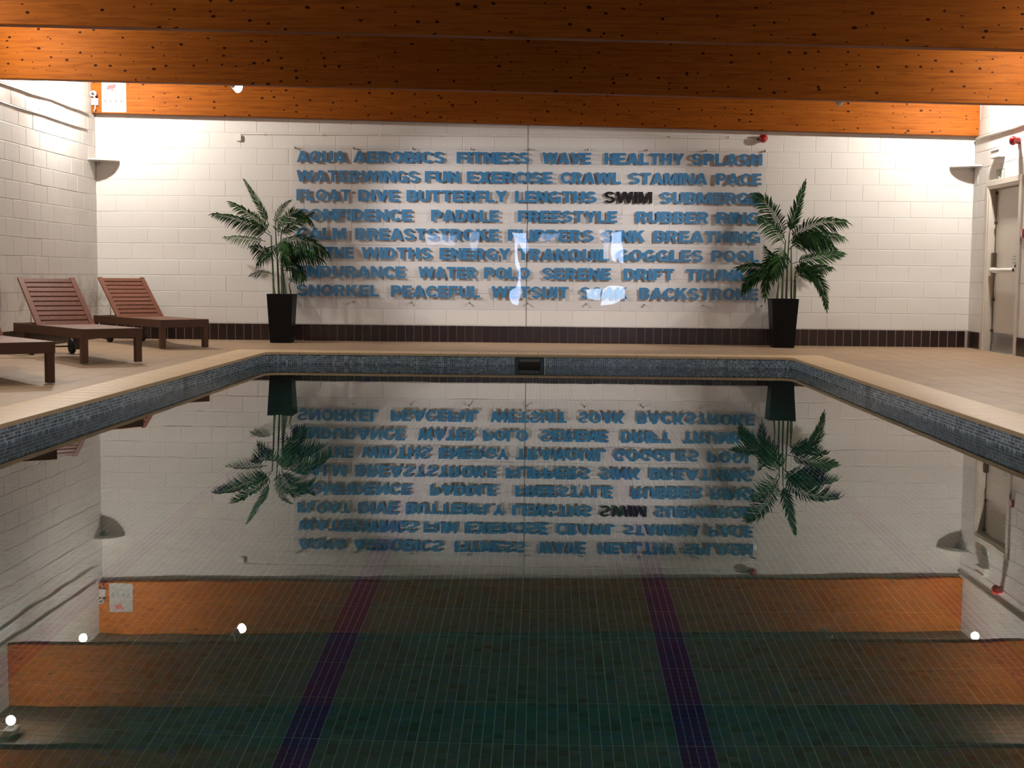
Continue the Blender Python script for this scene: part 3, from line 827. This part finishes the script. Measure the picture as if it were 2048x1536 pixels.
# ------------------------------------------------------------------ sun loungers
def make_lounger(label):
    t = empty('sun_lounger', (0, 0, 0), label=label, cat='sun lounger', group='wooden sun loungers by the left wall')
    W, L, H = 0.669, 2.062, 0.361
    hd, bl, ba = 1.295, 0.80, math.radians(41)
    def P(name, b, m=M_TEAK, bev=0.004): return obj(name, b.mesh(name, bev), m, t)
    # local: +x from the foot end towards the head, y across; origin at centre of foot end on the floor
    for s in (-1, 1):
        b = MB(); b.box(0.0, L, s*W/2-(0.028 if s > 0 else 0), s*W/2+(0.028 if s < 0 else 0), H-0.10, H); P('side_rail', b, M_TEAK_SHADE)
        y0 = s*W/2-(0.075 if s > 0 else -0.006); y1 = y0+0.069
        b = MB(); b.box(0.002, 0.068, y0, y1, 0, H-0.004); P('leg', b, M_TEAK_SHADE)
        b = MB(); b.box(L-0.34, L-0.27, y0, y1, 0.05, H-0.1); P('leg', b, M_TEAK_SHADE)
        yw = s*(W/2-0.10)
        b = MB(); b.lathe([(0.008, -0.022), (0.085, -0.02), (0.09, 0), (0.085, 0.02), (0.008, 0.022)], 24,
                          Matrix.Translation((L-0.305, yw, 0.09)) @ Matrix.Rotation(math.pi/2, 4, 'X'))
        P('wheel', b, M_RUBBER, 0)
    b = MB(); b.box(0.028, 0.05, -W/2+0.02, W/2-0.02, H-0.10, H-0.02); b.box(0, 0.028, -W/2+0.03, W/2-0.03, H-0.10, H-0.001); P('end_rail', b, M_TEAK_SHADE)
    b = MB(); b.box(L-0.028, L, -W/2+0.028, W/2-0.028, H-0.10, H-0.001); P('end_rail', b, M_TEAK_SHADE)
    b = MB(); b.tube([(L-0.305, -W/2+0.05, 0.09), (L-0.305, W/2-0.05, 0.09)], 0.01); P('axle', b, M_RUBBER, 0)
    b = MB(); b.box(0.03, hd-0.02, -W/2+0.05, -W/2+0.09, H-0.045, H-0.02); b.box(0.03, hd-0.02, W/2-0.09, W/2-0.05, H-0.045, H-0.02); b.box(hd-0.01, hd+0.02, -W/2+0.03, W/2-0.03, H-0.07, H-0.02); P('cross_rail', b, M_TEAK_SHADE)
    # seat slats
    ns = 17; pit = (hd-0.035)/ns
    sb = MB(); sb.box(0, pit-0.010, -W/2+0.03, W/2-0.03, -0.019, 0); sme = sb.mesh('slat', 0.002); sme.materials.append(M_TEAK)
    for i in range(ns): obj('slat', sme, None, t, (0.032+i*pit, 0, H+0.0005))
    # raised backrest
    R = Matrix.Translation((hd, 0, H-0.005)) @ Matrix.Rotation(-ba, 4, 'Y')
    def PB(name, b, parent=t, bev=0.003, m=M_TEAK):
        me = b.mesh(name, bev); me.transform(R); return obj(name, me, m, parent)
    for s in (-1, 1):
        y0 = -W/2+0.002 if s < 0 else W/2-0.064
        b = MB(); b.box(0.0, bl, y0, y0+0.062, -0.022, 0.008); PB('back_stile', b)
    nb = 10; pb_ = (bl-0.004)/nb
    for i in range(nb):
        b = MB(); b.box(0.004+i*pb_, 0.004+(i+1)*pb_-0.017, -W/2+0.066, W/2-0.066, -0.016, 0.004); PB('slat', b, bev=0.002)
    # prop stay
    top = R @ Vector((0.33, 0, -0.02))
    for s in (-1, 1):
        b = MB(); b.tube([(top.x, s*(W/2-0.03), top.z), (top.x+0.05, s*(W/2-0.045), H-0.06)], 0.005, 6); P('stay', b, M_STEEL, 0)
    b = MB(); b.tube([(top.x+0.05, -W/2+0.045, H-0.06), (top.x+0.05, W/2-0.045, H-0.06)], 0.006, 6); P('stay_bar', b, M_STEEL, 0)
    return t
def copy_tree(o, parent=None):
    c = o.copy(); COL.objects.link(c)
    if parent: c.parent = parent
    for ch in list(o.children): copy_tree(ch, c)
    return c
l0 = make_lounger('reddish wooden sun lounger in the corner against the tiled skirting, raised slatted back')
l1 = copy_tree(l0); l1['label'] = 'reddish wooden sun lounger in the middle of the three, slatted back raised'
l2 = copy_tree(l0); l2['label'] = 'wooden sun lounger nearest the camera, only its foot end in the photo'
for o, x, y, a in ((l1, -4.538, 13.988, 130.4), (l0, -4.561, 16.932, 131.6), (l2, -4.50, 11.33, 131.0)):
    o.location = (x, y, 0.026 if o is not l2 else 0.012); o.rotation_euler = (0, 0, math.radians(a))

# ------------------------------------------------------------------ potted palms
def leaflet(V, F, base, d, n, L, w, droop):
    """narrow folded blade"""
    d = d.normalized(); side = d.cross(n)
    if side.length < 1e-3: side = Vector((1, 0, 0))
    side.normalize()
    k = len(V)
    pts = [(0.0, 0.35), (0.3, 1.0), (0.65, 0.8), (1.0, 0.0)]
    for (t, ww) in pts:
        c = base + d*L*t + Vector((0, 0, -droop*L*t*t))
        if ww == 0: V.append(tuple(c)); continue
        V += [tuple(c - side*w*ww), tuple(c + side*w*ww)]
    F += [(k, k+1, k+3, k+2), (k+2, k+3, k+5, k+4)]
    F.append((k+4, k+5, k+6))
def frond_mesh(p0, p1, p2, Lmax, face, spread=50, droop=0.25, npair=24, start=0.10, w=0.0095, ww=0.045):
    p0, p1, p2 = map(Vector, (p0, p1, p2)); w = min(w, Lmax*ww)
    ctrl = p1*2 - (p0+p2)*0.5
    def B(t): return p0*(1-t)**2 + ctrl*2*t*(1-t) + p2*t*t
    def D(t): return ((ctrl-p0)*2*(1-t) + (p2-ctrl)*2*t).normalized()
    rb = MB(); rb.tube([B(i/9) for i in range(10)], 0.0055, 5, True, 0.0015)
    V = list(rb.v); F = list(rb.f)
    for i in range(npair):
        t = start + (1-start)*(i+0.5)/npair
        L = Lmax*(0.45+0.55*math.sin(math.pi*min(1, (t-start)/(1-start)*0.9+0.12)))*(1-0.35*t)
        T = D(t); N = face.copy(); N = (N - T*N.dot(T)).normalized(); S = T.cross(N)
        for s in (-1, 1):
            a = math.radians(spread*(1-0.45*t)+random.uniform(-6, 6))
            d = T*math.cos(a) + S*s*math.sin(a) + N*random.uniform(-.12, .18)
            leaflet(V, F, B(t), d, N, L*random.uniform(.88, 1.08), w, droop*random.uniform(.6, 1.3))
    d = D(1.0); leaflet(V, F, B(1.0), d, face, Lmax*0.4, w, droop)
    me = bpy.data.meshes.new('frond'); me.from_pydata(V, [], F); return me
def palm(cx_, cy_, label, stems, fronds, topw=0.36, botw=0.285, h=0.672, full=1.0):
    z0 = 0.026
    t = empty('potted_palm', (cx_, cy_, z0), label=label, cat='plant', group='potted palms either side of the wall sign')
    inv = Matrix.Translation((-cx_, -cy_, -z0))
    b = MB(); a, c = botw/2, topw/2
    def ring(r, z): return [(-r, -r, z), (r, -r, z), (r, r, z), (-r, r, z)]
    V = ring(a, 0)+ring(c, h)+ring(c-0.018, h)+ring(c-0.03, h-0.09)
    F = [(3, 2, 1, 0)]
    for k in range(3):
        for i in range(4): F.append((4*k+i, 4*k+(i+1) % 4, 4*k+4+(i+1) % 4, 4*k+4+i))
    F.append((12, 13, 14, 15))
    me = bpy.data.meshes.new('planter'); me.from_pydata(V, [], F); obj('planter', me, M_POT, t)
    b = MB(); b.box(-c+0.032, c-0.032, -c+0.032, c-0.032, h-0.088, h-0.05); obj('soil', b.mesh('soil', 0.01), M_SOIL, t)
    for (p, q) in stems:
        p = Vector((p[0]-cx_, p[1]-cy_, h-0.07)); p.x = max(-c+.04, min(c-.04, p.x)); p.y = max(-c+.04, min(c-.04, p.y))
        q = Vector((q[0]-cx_, q[1]-cy_, q[2]-z0))
        m_ = (p+q)/2 + Vector((random.uniform(-.01, .01), 0, 0))
        b = MB(); b.tube([p, p.lerp(m_, .5), m_, m_.lerp(q, .5), q], 0.016, 8, True, 0.008)
        obj('stem', b.mesh('stem', smooth=True), M_STEM, t)
    for fr in fronds:
        p0, p1, p2, Lm, sp, dr = fr
        fc = Vector((random.uniform(-.25, .25), -1, random.uniform(0.1, 0.5))).normalized()
        ln = (Vector(p1)-Vector(p0)).length + (Vector(p2)-Vector(p1)).length
        me = frond_mesh(p0, p1, p2, Lm*full, fc, sp, dr, npair=max(14, int(ln/0.0235)))
        me.transform(inv); obj('frond', me, M_LEAF, t)
LF = [
((-3.835,18.65,1.65),(-3.98,18.65,1.939),(-4.196,18.75,2.267),.13,40,.1),
((-3.819,18.65,1.537),(-4.063,18.65,1.761),(-4.372,18.65,1.96),.19,60,.45),
((-3.819,18.65,1.504),(-4.155,18.55,1.691),(-4.561,18.45,1.788),.19,62,.5),
((-3.885,18.65,1.423),(-4.169,18.75,1.468),(-4.497,18.85,1.485),.14,60,.6),
((-3.788,18.65,1.18),(-3.897,18.55,1.299),(-4.03,18.45,1.352),.20,60,.7),
((-3.789,18.65,0.977),(-3.953,18.65,0.992),(-4.079,18.55,0.955),.11,55,.5),
((-3.753,18.65,1.634),(-3.706,18.75,1.849),(-3.577,18.85,1.999),.12,45,.2),
((-3.672,18.65,1.505),(-3.489,18.55,1.649),(-3.212,18.55,1.815),.17,45,.4),
((-3.656,18.65,1.376),(-3.358,18.45,1.454),(-3.002,18.4,1.28),.26,65,.7),
((-3.672,18.65,1.505),(-3.526,18.75,1.82),(-3.256,18.8,1.66),.17,60,.3),
((-3.673,18.65,1.311),(-3.462,18.75,1.299),(-3.117,18.75,1.171),.22,60,.6),
((-3.657,18.65,1.133),(-3.442,18.55,1.069),(-3.327,18.45,0.909),.20,60,.6),
((-3.672,18.65,1.441),(-3.597,18.35,1.37),(-3.515,18.25,1.114),.18,60,.5),
((-3.754,18.65,1.375),(-3.795,18.45,1.29),(-3.921,18.35,1.111),.18,60,.5),
((-3.56,18.65,0.825),(-3.461,18.65,0.956),(-3.348,18.75,0.94),.14,55,.5),
((-3.70,18.65,1.50),(-3.66,18.45,1.68),(-3.50,18.25,1.72),.20,60,.4),
((-3.62,18.65,0.95),(-3.55,18.6,1.15),(-3.42,18.5,1.2),.20,60,.5),
((-3.69,18.65,1.30),(-3.60,18.5,1.36),(-3.38,18.3,1.30),.24,60,.6),
]
LS = [((-3.766,18.62,.68),(-3.81,18.65,1.51)),((-3.71,18.7,.68),(-3.75,18.65,1.63)),((-3.65,18.6,.68),(-3.67,18.65,1.505)),((-3.644,18.7,.68),(-3.656,18.65,1.376)),((-3.536,18.65,.69),(-3.56,18.65,.83)),((-3.585,18.62,.69),(-3.66,18.65,1.14)),((-3.74,18.58,.69),(-3.79,18.65,.98))]
palm(-3.655, 18.63, 'green potted palm in a tapered black planter, nearer the sun loungers', LS, LF, full=1.08)
RF = [
((3.347,18.6,1.597),(3.42,18.6,1.853),(3.549,18.65,2.28),.17,42,.0),
((3.293,18.6,1.5),(3.099,18.6,1.898),(2.87,18.6,2.111),.24,58,.35),
((3.35,18.6,1.469),(3.644,18.5,1.707),(4.069,18.45,1.756),.26,60,.5),
((3.368,18.6,1.405),(3.704,18.7,1.571),(4.109,18.75,1.552),.22,60,.5),
((3.39,18.6,1.18),(3.788,18.6,1.28),(4.094,18.65,1.322),.18,55,.15),
((3.443,18.6,0.988),(3.645,18.5,1.11),(3.886,18.4,1.128),.17,55,.5),
((3.441,18.6,1.068),(3.675,18.4,1.022),(3.821,18.3,0.596),.19,45,.1),
((3.284,18.6,1.244),(3.147,18.7,1.276),(3.048,18.75,1.402),.15,50,.4),
((3.276,18.6,1.244),(3.059,18.35,1.175),(2.982,18.25,0.755),.22,50,.3),
((3.215,18.6,1.099),(2.958,18.6,1.12),(2.66,18.6,1.122),.17,55,.2),
((3.217,18.6,1.018),(2.896,18.5,1.015),(2.725,18.5,0.813),.17,55,.4),
((3.442,18.6,1.02),(3.523,18.7,1.118),(3.561,18.7,1.183),.13,50,.3),
((3.353,18.6,1.373),(3.641,18.7,1.506),(4.027,18.8,1.38),.21,60,.4),
((3.305,18.6,1.34),(3.19,18.3,1.302),(3.098,18.2,1.0),.22,60,.5),
((3.37,18.6,1.45),(3.56,18.4,1.56),(3.82,18.25,1.48),.24,60,.6),
((3.28,18.6,1.45),(3.12,18.5,1.66),(2.92,18.45,1.80),.22,60,.5),
((3.44,18.6,1.05),(3.56,18.5,1.12),(3.72,18.4,1.0),.18,60,.5),
]
RS = [((3.20,18.6,.69),(3.216,18.6,1.11)),((3.274,18.6,.69),(3.30,18.6,1.50)),((3.339,18.65,.69),(3.35,18.6,1.60)),((3.443,18.6,.69),(3.441,18.6,1.07)),((3.412,18.65,.69),(3.38,18.6,1.40)),((3.46,18.65,.69),(3.445,18.6,1.02))]
palm(3.31, 18.72, 'green potted palm in a tapered black planter, nearer the fire door', RS, RF, topw=0.37, full=1.22)

# ------------------------------------------------------------------ fittings on the walls
def shelf(x, s, label):
    t = empty('corner_shelf', (x, YB, 2.545), label=label, cat='shelf', group='small white corner shelves under the lights')
    R = 0.345
    poly = [(0, -0.001)]+[(s*R*math.cos(a), -R*math.sin(a)) for a in np.linspace(0.003, math.pi/2-0.003, 9)]
    b = MB(); b.prism(poly, 0, 0.014); obj('shelf_board', b.mesh('shelf_board'), M_WHITE, t)
    b = MB(); b.box(s*0.02 if s > 0 else -0.05, 0.05 if s > 0 else s*0.02, -0.03, -0.001, -0.05, 0); obj('bracket', b.mesh('bracket', 0.002), M_STEEL, t)
shelf(XL+0.001, 1, 'small white quarter-round shelf in the corner by the sun loungers')
shelf(XR-0.001, -1, 'small white quarter-round shelf in the corner by the fire door')

# conduit and junction box along the top of the back wall
t = empty('wall_conduit', (-4.35, YB, 2.92), label='thin white cable conduit with a junction box along the top of the back wall', cat='conduit')
pts = [(-4.32, 2.945), (-3.4, 2.943), (-2.4, 2.946), (-1.2, 2.943), (0.0, 2.940), (1.2, 2.934), (2.1, 2.93), (2.95, 2.925)]
b = MB(); b.tube([(x+4.35, -0.010, z-2.92) for x, z in pts], 0.009, 8); obj('conduit_pipe', b.mesh('conduit_pipe', smooth=True), M_WHITE, t)
b = MB(); b.box(-0.04, 0.035, -0.04, 0, -0.075, 0.01); obj('junction_box', b.mesh('junction_box', 0.006, 2), M_WHITE, t)
for i in range(9):
    x = 0.35+i*0.82
    b = MB(); b.box(x, x+0.018, -0.024, 0, 0.008, 0.038); obj('clip', b.mesh('clip', 0.002), M_WHITE, t)
# red sounder on the back wall
def sounder(loc, rz, label):
    t = empty('alarm_sounder', loc, rz, label=label, cat='alarm', group='red fire alarm sounders')
    Rx = Matrix.Rotation(math.radians(90), 4, 'X')
    b = MB(); b.lathe([(0.042, 0.0), (0.045, 0.03), (0.040, 0.05), (0.040, 0.062), (0.058, 0.066), (0.063, 0.085), (0.058, 0.105)], 24, Rx); obj('base', b.mesh('base', smooth=True), M_RED, t)
    b = MB(); b.lathe([(0.05, 0.104), (0.044, 0.118), (0.028, 0.128), (0.006, 0.132)], 24, Rx); obj('dome', b.mesh('dome', smooth=True), M_RED, t)
    b = MB(); b.tube([(-0.04, -0.02, -0.005), (-0.075, -0.02, -0.008)], 0.014); obj('cable_gland', b.mesh('cable_gland'), M_BLACK, t)
sounder((3.03, YB-0.001, 2.925), 0, 'round red fire alarm sounder on the back wall above the word sign')
sounder((XR-0.001, 17.33, 2.745), math.radians(-90), 'red fire alarm sounder on the right wall above the door, cut by the photo edge')
# red call point by the door
t = empty('call_point', (XR, 17.06, 1.57), label='red fire alarm call point on the right wall beside the door', cat='alarm')
b = MB(); b.box(-0.03, -0.001, -0.045, 0.045, -0.055, 0.055); obj('call_point_body', b.mesh('call_point_body', 0.005), M_RED, t)
b = MB(); b.box(-0.032, -0.030, -0.028, 0.028, -0.03, 0.03); obj('glass', b.mesh('glass'), M_PAPER, t)

# camera unit and paper notice on the beam against the back wall
t = empty('security_camera', (-6.335, 18.94, 3.40), label='small white security camera on a square box at the end of the back beam', cat='camera')
b = MB(); b.box(-0.045, 0.045, -0.045, 0.009, -0.09, 0.005); obj('mount_box', b.mesh('mount_box', 0.004), M_WHITE, t)
b = MB(); b.tube([(0, -0.03, 0.0), (-0.002, -0.05, 0.04)], 0.012); obj('arm', b.mesh('arm'), M_WHITE, t)
Rc = Matrix.Translation((-0.005, -0.03, 0.068)) @ Matrix.Rotation(math.radians(96), 4, 'X')
b = MB(); b.lathe([(0.015, -0.04), (0.034, -0.03), (0.042, 0.02), (0.040, 0.055), (0.034, 0.06), (0.03, 0.052)], 20, Rc); obj('camera_body', b.mesh('camera_body', smooth=True), M_WHITE, t)
b = MB(); b.lathe([(0.021, 0.05), (0.020, 0.068), (0.012, 0.072), (0.003, 0.073)], 14, Rc); obj('lens', b.mesh('lens', smooth=True), M_BLACK, t)
b = MB(); b.tube([(0, -0.01, -0.09), (-0.005, -0.012, -0.14), (-0.02, -0.005, -0.17)], 0.006); obj('cable', b.mesh('cable'), M_WHITE, t)

t = empty('security_notice', (-6.076, 18.949, 3.425), label='white CCTV notice with a red camera symbol fixed to the back beam', cat='sign')
b = MB(); b.box(-0.172, 0.172, -0.004, -0.001, -0.205, 0.215); obj('board', b.mesh('board'), M_PAPER, t)
for ch, x in (('C', -0.115), ('C', -0.04), ('T', 0.035), ('V', 0.105)):
    me = fit_text(text_mesh(ch), x-0.021, x+0.021, -0.075, -0.025, -0.0042, 0.001); me.materials.clear(); obj('letter', me, M_GREYP, t)
b = MB()
for (x0, x1, z) in ((-0.13, 0.12, -0.10), (-0.13, 0.05, -0.12), (-0.13, 0.09, -0.14)): b.box(x0, x1, -0.0048, -0.004, z-0.002, z+0.002)
obj('small_print', b.mesh('small_print'), mat('pale_grey_print', (0.22, 0.22, 0.23), 0.5), t)
b = MB(); b.quadbox([(-0.10, -0.0052, 0.10), (0.02, -0.0052, 0.125), (0.02, -0.004, 0.125), (-0.10, -0.004, 0.10), (-0.085, -0.0052, 0.165), (0.035, -0.0052, 0.185), (0.035, -0.004, 0.185), (-0.085, -0.004, 0.165)])
b.box(-0.03, -0.005, -0.0052, -0.004, 0.085, 0.115); obj('camera_symbol', b.mesh('camera_symbol'), M_PINK, t)
b = MB(); b.box(-0.005, 0.002, -0.0052, -0.004, 0.03, 0.09); b.box(0.0, 0.09, -0.0052, -0.004, 0.056, 0.061); obj('bracket_symbol', b.mesh('bracket_symbol'), mat('pale_symbol', (0.25, 0.25, 0.27), 0.5), t)

# cables clipped along the left wall and ledge on the right wall
t = empty('wall_cable', (XL, 15.0, 3.18), label='sagging painted cable run along the top of the left wall', cat='cable')
b = MB(); b.tube([(0.012, -6+i*0.35, 0.006*math.sin(i*1.9)-0.01*math.sin(i*0.7)) for i in range(29)], 0.011, 7); obj('cable_run', b.mesh('cable_run', smooth=True), M_PAINT, t)
t = empty('lower_wall_cable', (XL, 15.0, 2.955), label='thinner sagging painted cable on the left wall one course below the upper one', cat='cable')
b = MB(); b.tube([(0.008, -5+i*0.35, 0.004*math.sin(i*1.3)) for i in range(26)], 0.007, 7); obj('cable_run', b.mesh('cable_run', smooth=True), M_PAINT, t)
t = empty('wall_trunking', (XR, 16.0, 2.93), label='white painted pipe running along the right wall above the fire door', cat='pipe')
b = MB(); b.tube([(-0.022, -4+i*0.5, 0.004*math.sin(i)) for i in range(15)], 0.018, 8); obj('pipe_run', b.mesh('pipe_run', smooth=True), M_PAINT, t)

# emergency light and exit sign over the door
t = empty('emergency_light', (XR, 18.03, 2.62), label='white box emergency light on the right wall above the exit sign', cat='light')
b = MB(); b.box(-0.075, -0.001, -0.18, 0.18, -0.03, 0.065); obj('light_body', b.mesh('light_body', 0.012, 2), M_WHITE, t)
b = MB(); b.box(-0.085, -0.02, -0.16, 0.16, 0.064, 0.085); obj('diffuser', b.mesh('diffuser', 0.01, 2), mat('frosted_diffuser', (0.85, 0.85, 0.83), 0.3), t)
t = empty('exit_sign', (XR, 18.0, 2.37), label='faded green and white running man exit sign above the fire door', cat='sign')
b = MB(); b.box(-0.006, -0.0095+0.008, -0.155, 0.155, -0.075, 0.075); obj('sign_plate', b.mesh('sign_plate'), M_GREEN, t)
b = MB()   # running figure, door, arrow (mirrored along y since seen from the pool)
b.box(-0.0075, -0.006, -0.14, -0.03, -0.055, 0.055)
obj('door_symbol', b.mesh('door_symbol'), M_PAPER, t)
b = MB(); b.lathe([(0.013, -0.0002), (0.013, 0.0015)], 10, Matrix.Translation((-0.0062, 0.05, 0.045)) @ Matrix.Rotation(-math.pi/2, 4, 'Y'))
for p, q in (((0.05, 0.03), (0.06, -0.01)), ((0.06, -0.01), (0.03, -0.05)), ((0.06, -0.01), (0.10, -0.035)), ((0.05, 0.025), (0.015, 0.01)), ((0.05, 0.025), (0.09, 0.02))):
    b.tube([(-0.0068, p[0], p[1]), (-0.0068, q[0], q[1])], 0.006, 4)
obj('running_figure', b.mesh('running_figure'), M_PAPER, t)

# ------------------------------------------------------------------ fire door in the right wall
door = tag(bpy.data.objects.new('door_1', None), 'off-white fire exit door with a push bar in the right wall', kind='structure'); COL.objects.link(door)
door.location = (XR, 17.825, 0)
w2 = (DY1-DY0)/2
b = MB()
for s in (-1, 1): b.box(-0.012, 0.12, *sorted((s*w2, s*(w2-0.05))), 0.0, DZ-0.051); b.box(-0.022, 0.002, *sorted((s*(w2-0.01), s*(w2+0.075))), 0.0, DZ-0.011)
b.box(-0.012, 0.12, -w2, w2, DZ-0.05, DZ); b.box(-0.023, 0.002, -w2-0.076, w2+0.076, DZ-0.01, DZ+0.065)
obj('door_frame', b.mesh('door_frame', 0.003), M_PAINT, door)
b = MB(); b.box(0.085, 0.13, -w2+0.06, w2-0.085, 0.02, DZ-0.055); obj('door_leaf', b.mesh('door_leaf', 0.003), M_DOOR, door)
b = MB(); b.box(0.10, 0.16, -w2+0.03, w2-0.03, 0.0, DZ-0.03); obj('dark_gap', b.mesh('dark_gap'), M_DARK, door)
b = MB(); b.box(0.080, 0.085, -w2+0.07, w2-0.12, 0.045, 0.28); obj('kick_plate', b.mesh('kick_plate'), M_STEEL, door)
b = MB(); b.tube([(0.02, -w2+0.09, 1.115), (0.02, w2-0.10, 1.115)], 0.024, 12); b.box(0.0, 0.085, -w2+0.06, -w2+0.13, 1.08, 1.15); b.box(0.0, 0.085, w2-0.16, w2-0.09, 1.08, 1.15)
bar = obj('push_bar', b.mesh('push_bar', 0.004), M_WHITE, door)
b = MB(); b.tube([(0.03, -w2+0.13, 1.13), (0.0, -w2+0.11, 1.16), (0.01, -w2+0.075, 1.19)], 0.014, 8); b.lathe([(0.02, -0.02), (0.02, 0.02)], 12, Matrix.Translation((0.0, -w2+0.16, 1.115))); obj('lever', b.mesh('lever'), M_BLACK, door)
b = MB(); b.tube([(0.07, w2-0.115, 0.12), (0.07, w2-0.115, DZ-0.08)], 0.007, 6); obj('bolt_rod', b.mesh('bolt_rod'), M_BROWN, door)
b = MB(); b.box(0.03, 0.085, w2-0.155, w2-0.085, 1.16, 1.35); obj('lock_case', b.mesh('lock_case', 0.004), M_BROWN, door)
b = MB()
for z in (0.30, 0.72, 1.75, 2.15): b.box(0.05, 0.085, w2-0.13, w2-0.10, z-0.02, z+0.02)
obj('rod_guides', b.mesh('rod_guides'), M_BROWN, door)
b = MB(); b.box(0.082, 0.086, -0.40, -0.16, 1.20, 1.30); ps = obj('door_notice', b.mesh('door_notice'), M_GREEN, door)
b = MB(); b.box(0.0805, 0.0825, -0.375, -0.185, 1.262, 1.278); b.box(0.0805, 0.0825, -0.375, -0.185, 1.222, 1.243); obj('notice_print', b.mesh('notice_print'), M_PAPER, ps)
b = MB(); b.box(-0.02, 0.1, -w2+0.05, w2-0.05, -0.005, 0.03); obj('threshold', b.mesh('threshold', 0.003), M_STEEL, door)

# small wet patch on the deck beside the coping, its glare painted pale
pv = [(3.56, 12.62), (3.60, 12.68), (3.66, 12.705), (3.74, 12.70), (3.72, 12.66), (3.63, 12.63)]
b = MB(); b.prism([(x, y) for x, y in pv], deck_z(3.6, 12.66)+0.0005, deck_z(3.6, 12.66)+0.003)
tag(obj('wet_patch', b.mesh('wet_patch'), mat('wet_patch_glare', (0.70, 0.62, 0.5), 0.08)), 'small wet patch with painted pale glare on the deck beside the right coping', 'puddle')

# ------------------------------------------------------------------ rear windows (behind the camera, seen mirrored in the acrylic)
def rear_window(name, panes, x0, x1, z0, z1):
    w = tag(bpy.data.objects.new(name, None), kind='structure'); COL.objects.link(w)
    b = MB(); g = 0.05
    b.box(x0-g, x1+g, YR+0.001, YR+0.03, z0-g, z1+g); obj('window_frame', b.mesh('window_frame', 0.004), M_BROWN, w)
    for (a, c, d, e, m_) in panes:
        b = MB(); b.box(a, c, YR+0.028, YR+0.036, d, e); obj('window_pane', b.mesh('window_pane'), m_ or M_DAY, w)
rear_window('window_1', [(-0.80, -0.66, 0.17, 2.45, None)], -0.82, -0.64, 0.17, 2.45)
rear_window('window_2', [(1.42, 1.72, 0.22, 0.56, M_DAYBRIGHT), (1.78, 2.40, 0.06, 0.50, M_DAYBRIGHT), (1.55, 1.88, 1.42, 2.45, M_DAYDIM), (2.0, 2.28, 1.42, 2.45, M_DAY)], 1.42, 2.40, 0.06, 2.45)
rear_window('window_3', [(-3.65, -2.85, 1.86, 2.27, M_DAYDIM), (-2.25, -1.95, 1.76, 2.27, M_DAYDIM)], -3.65, -1.92, 1.76, 2.27)
rear_window('window_4', [(-0.25, 0.38, 2.18, 2.38, M_DAYDIM)], -0.35, 0.38, 2.08, 2.42)
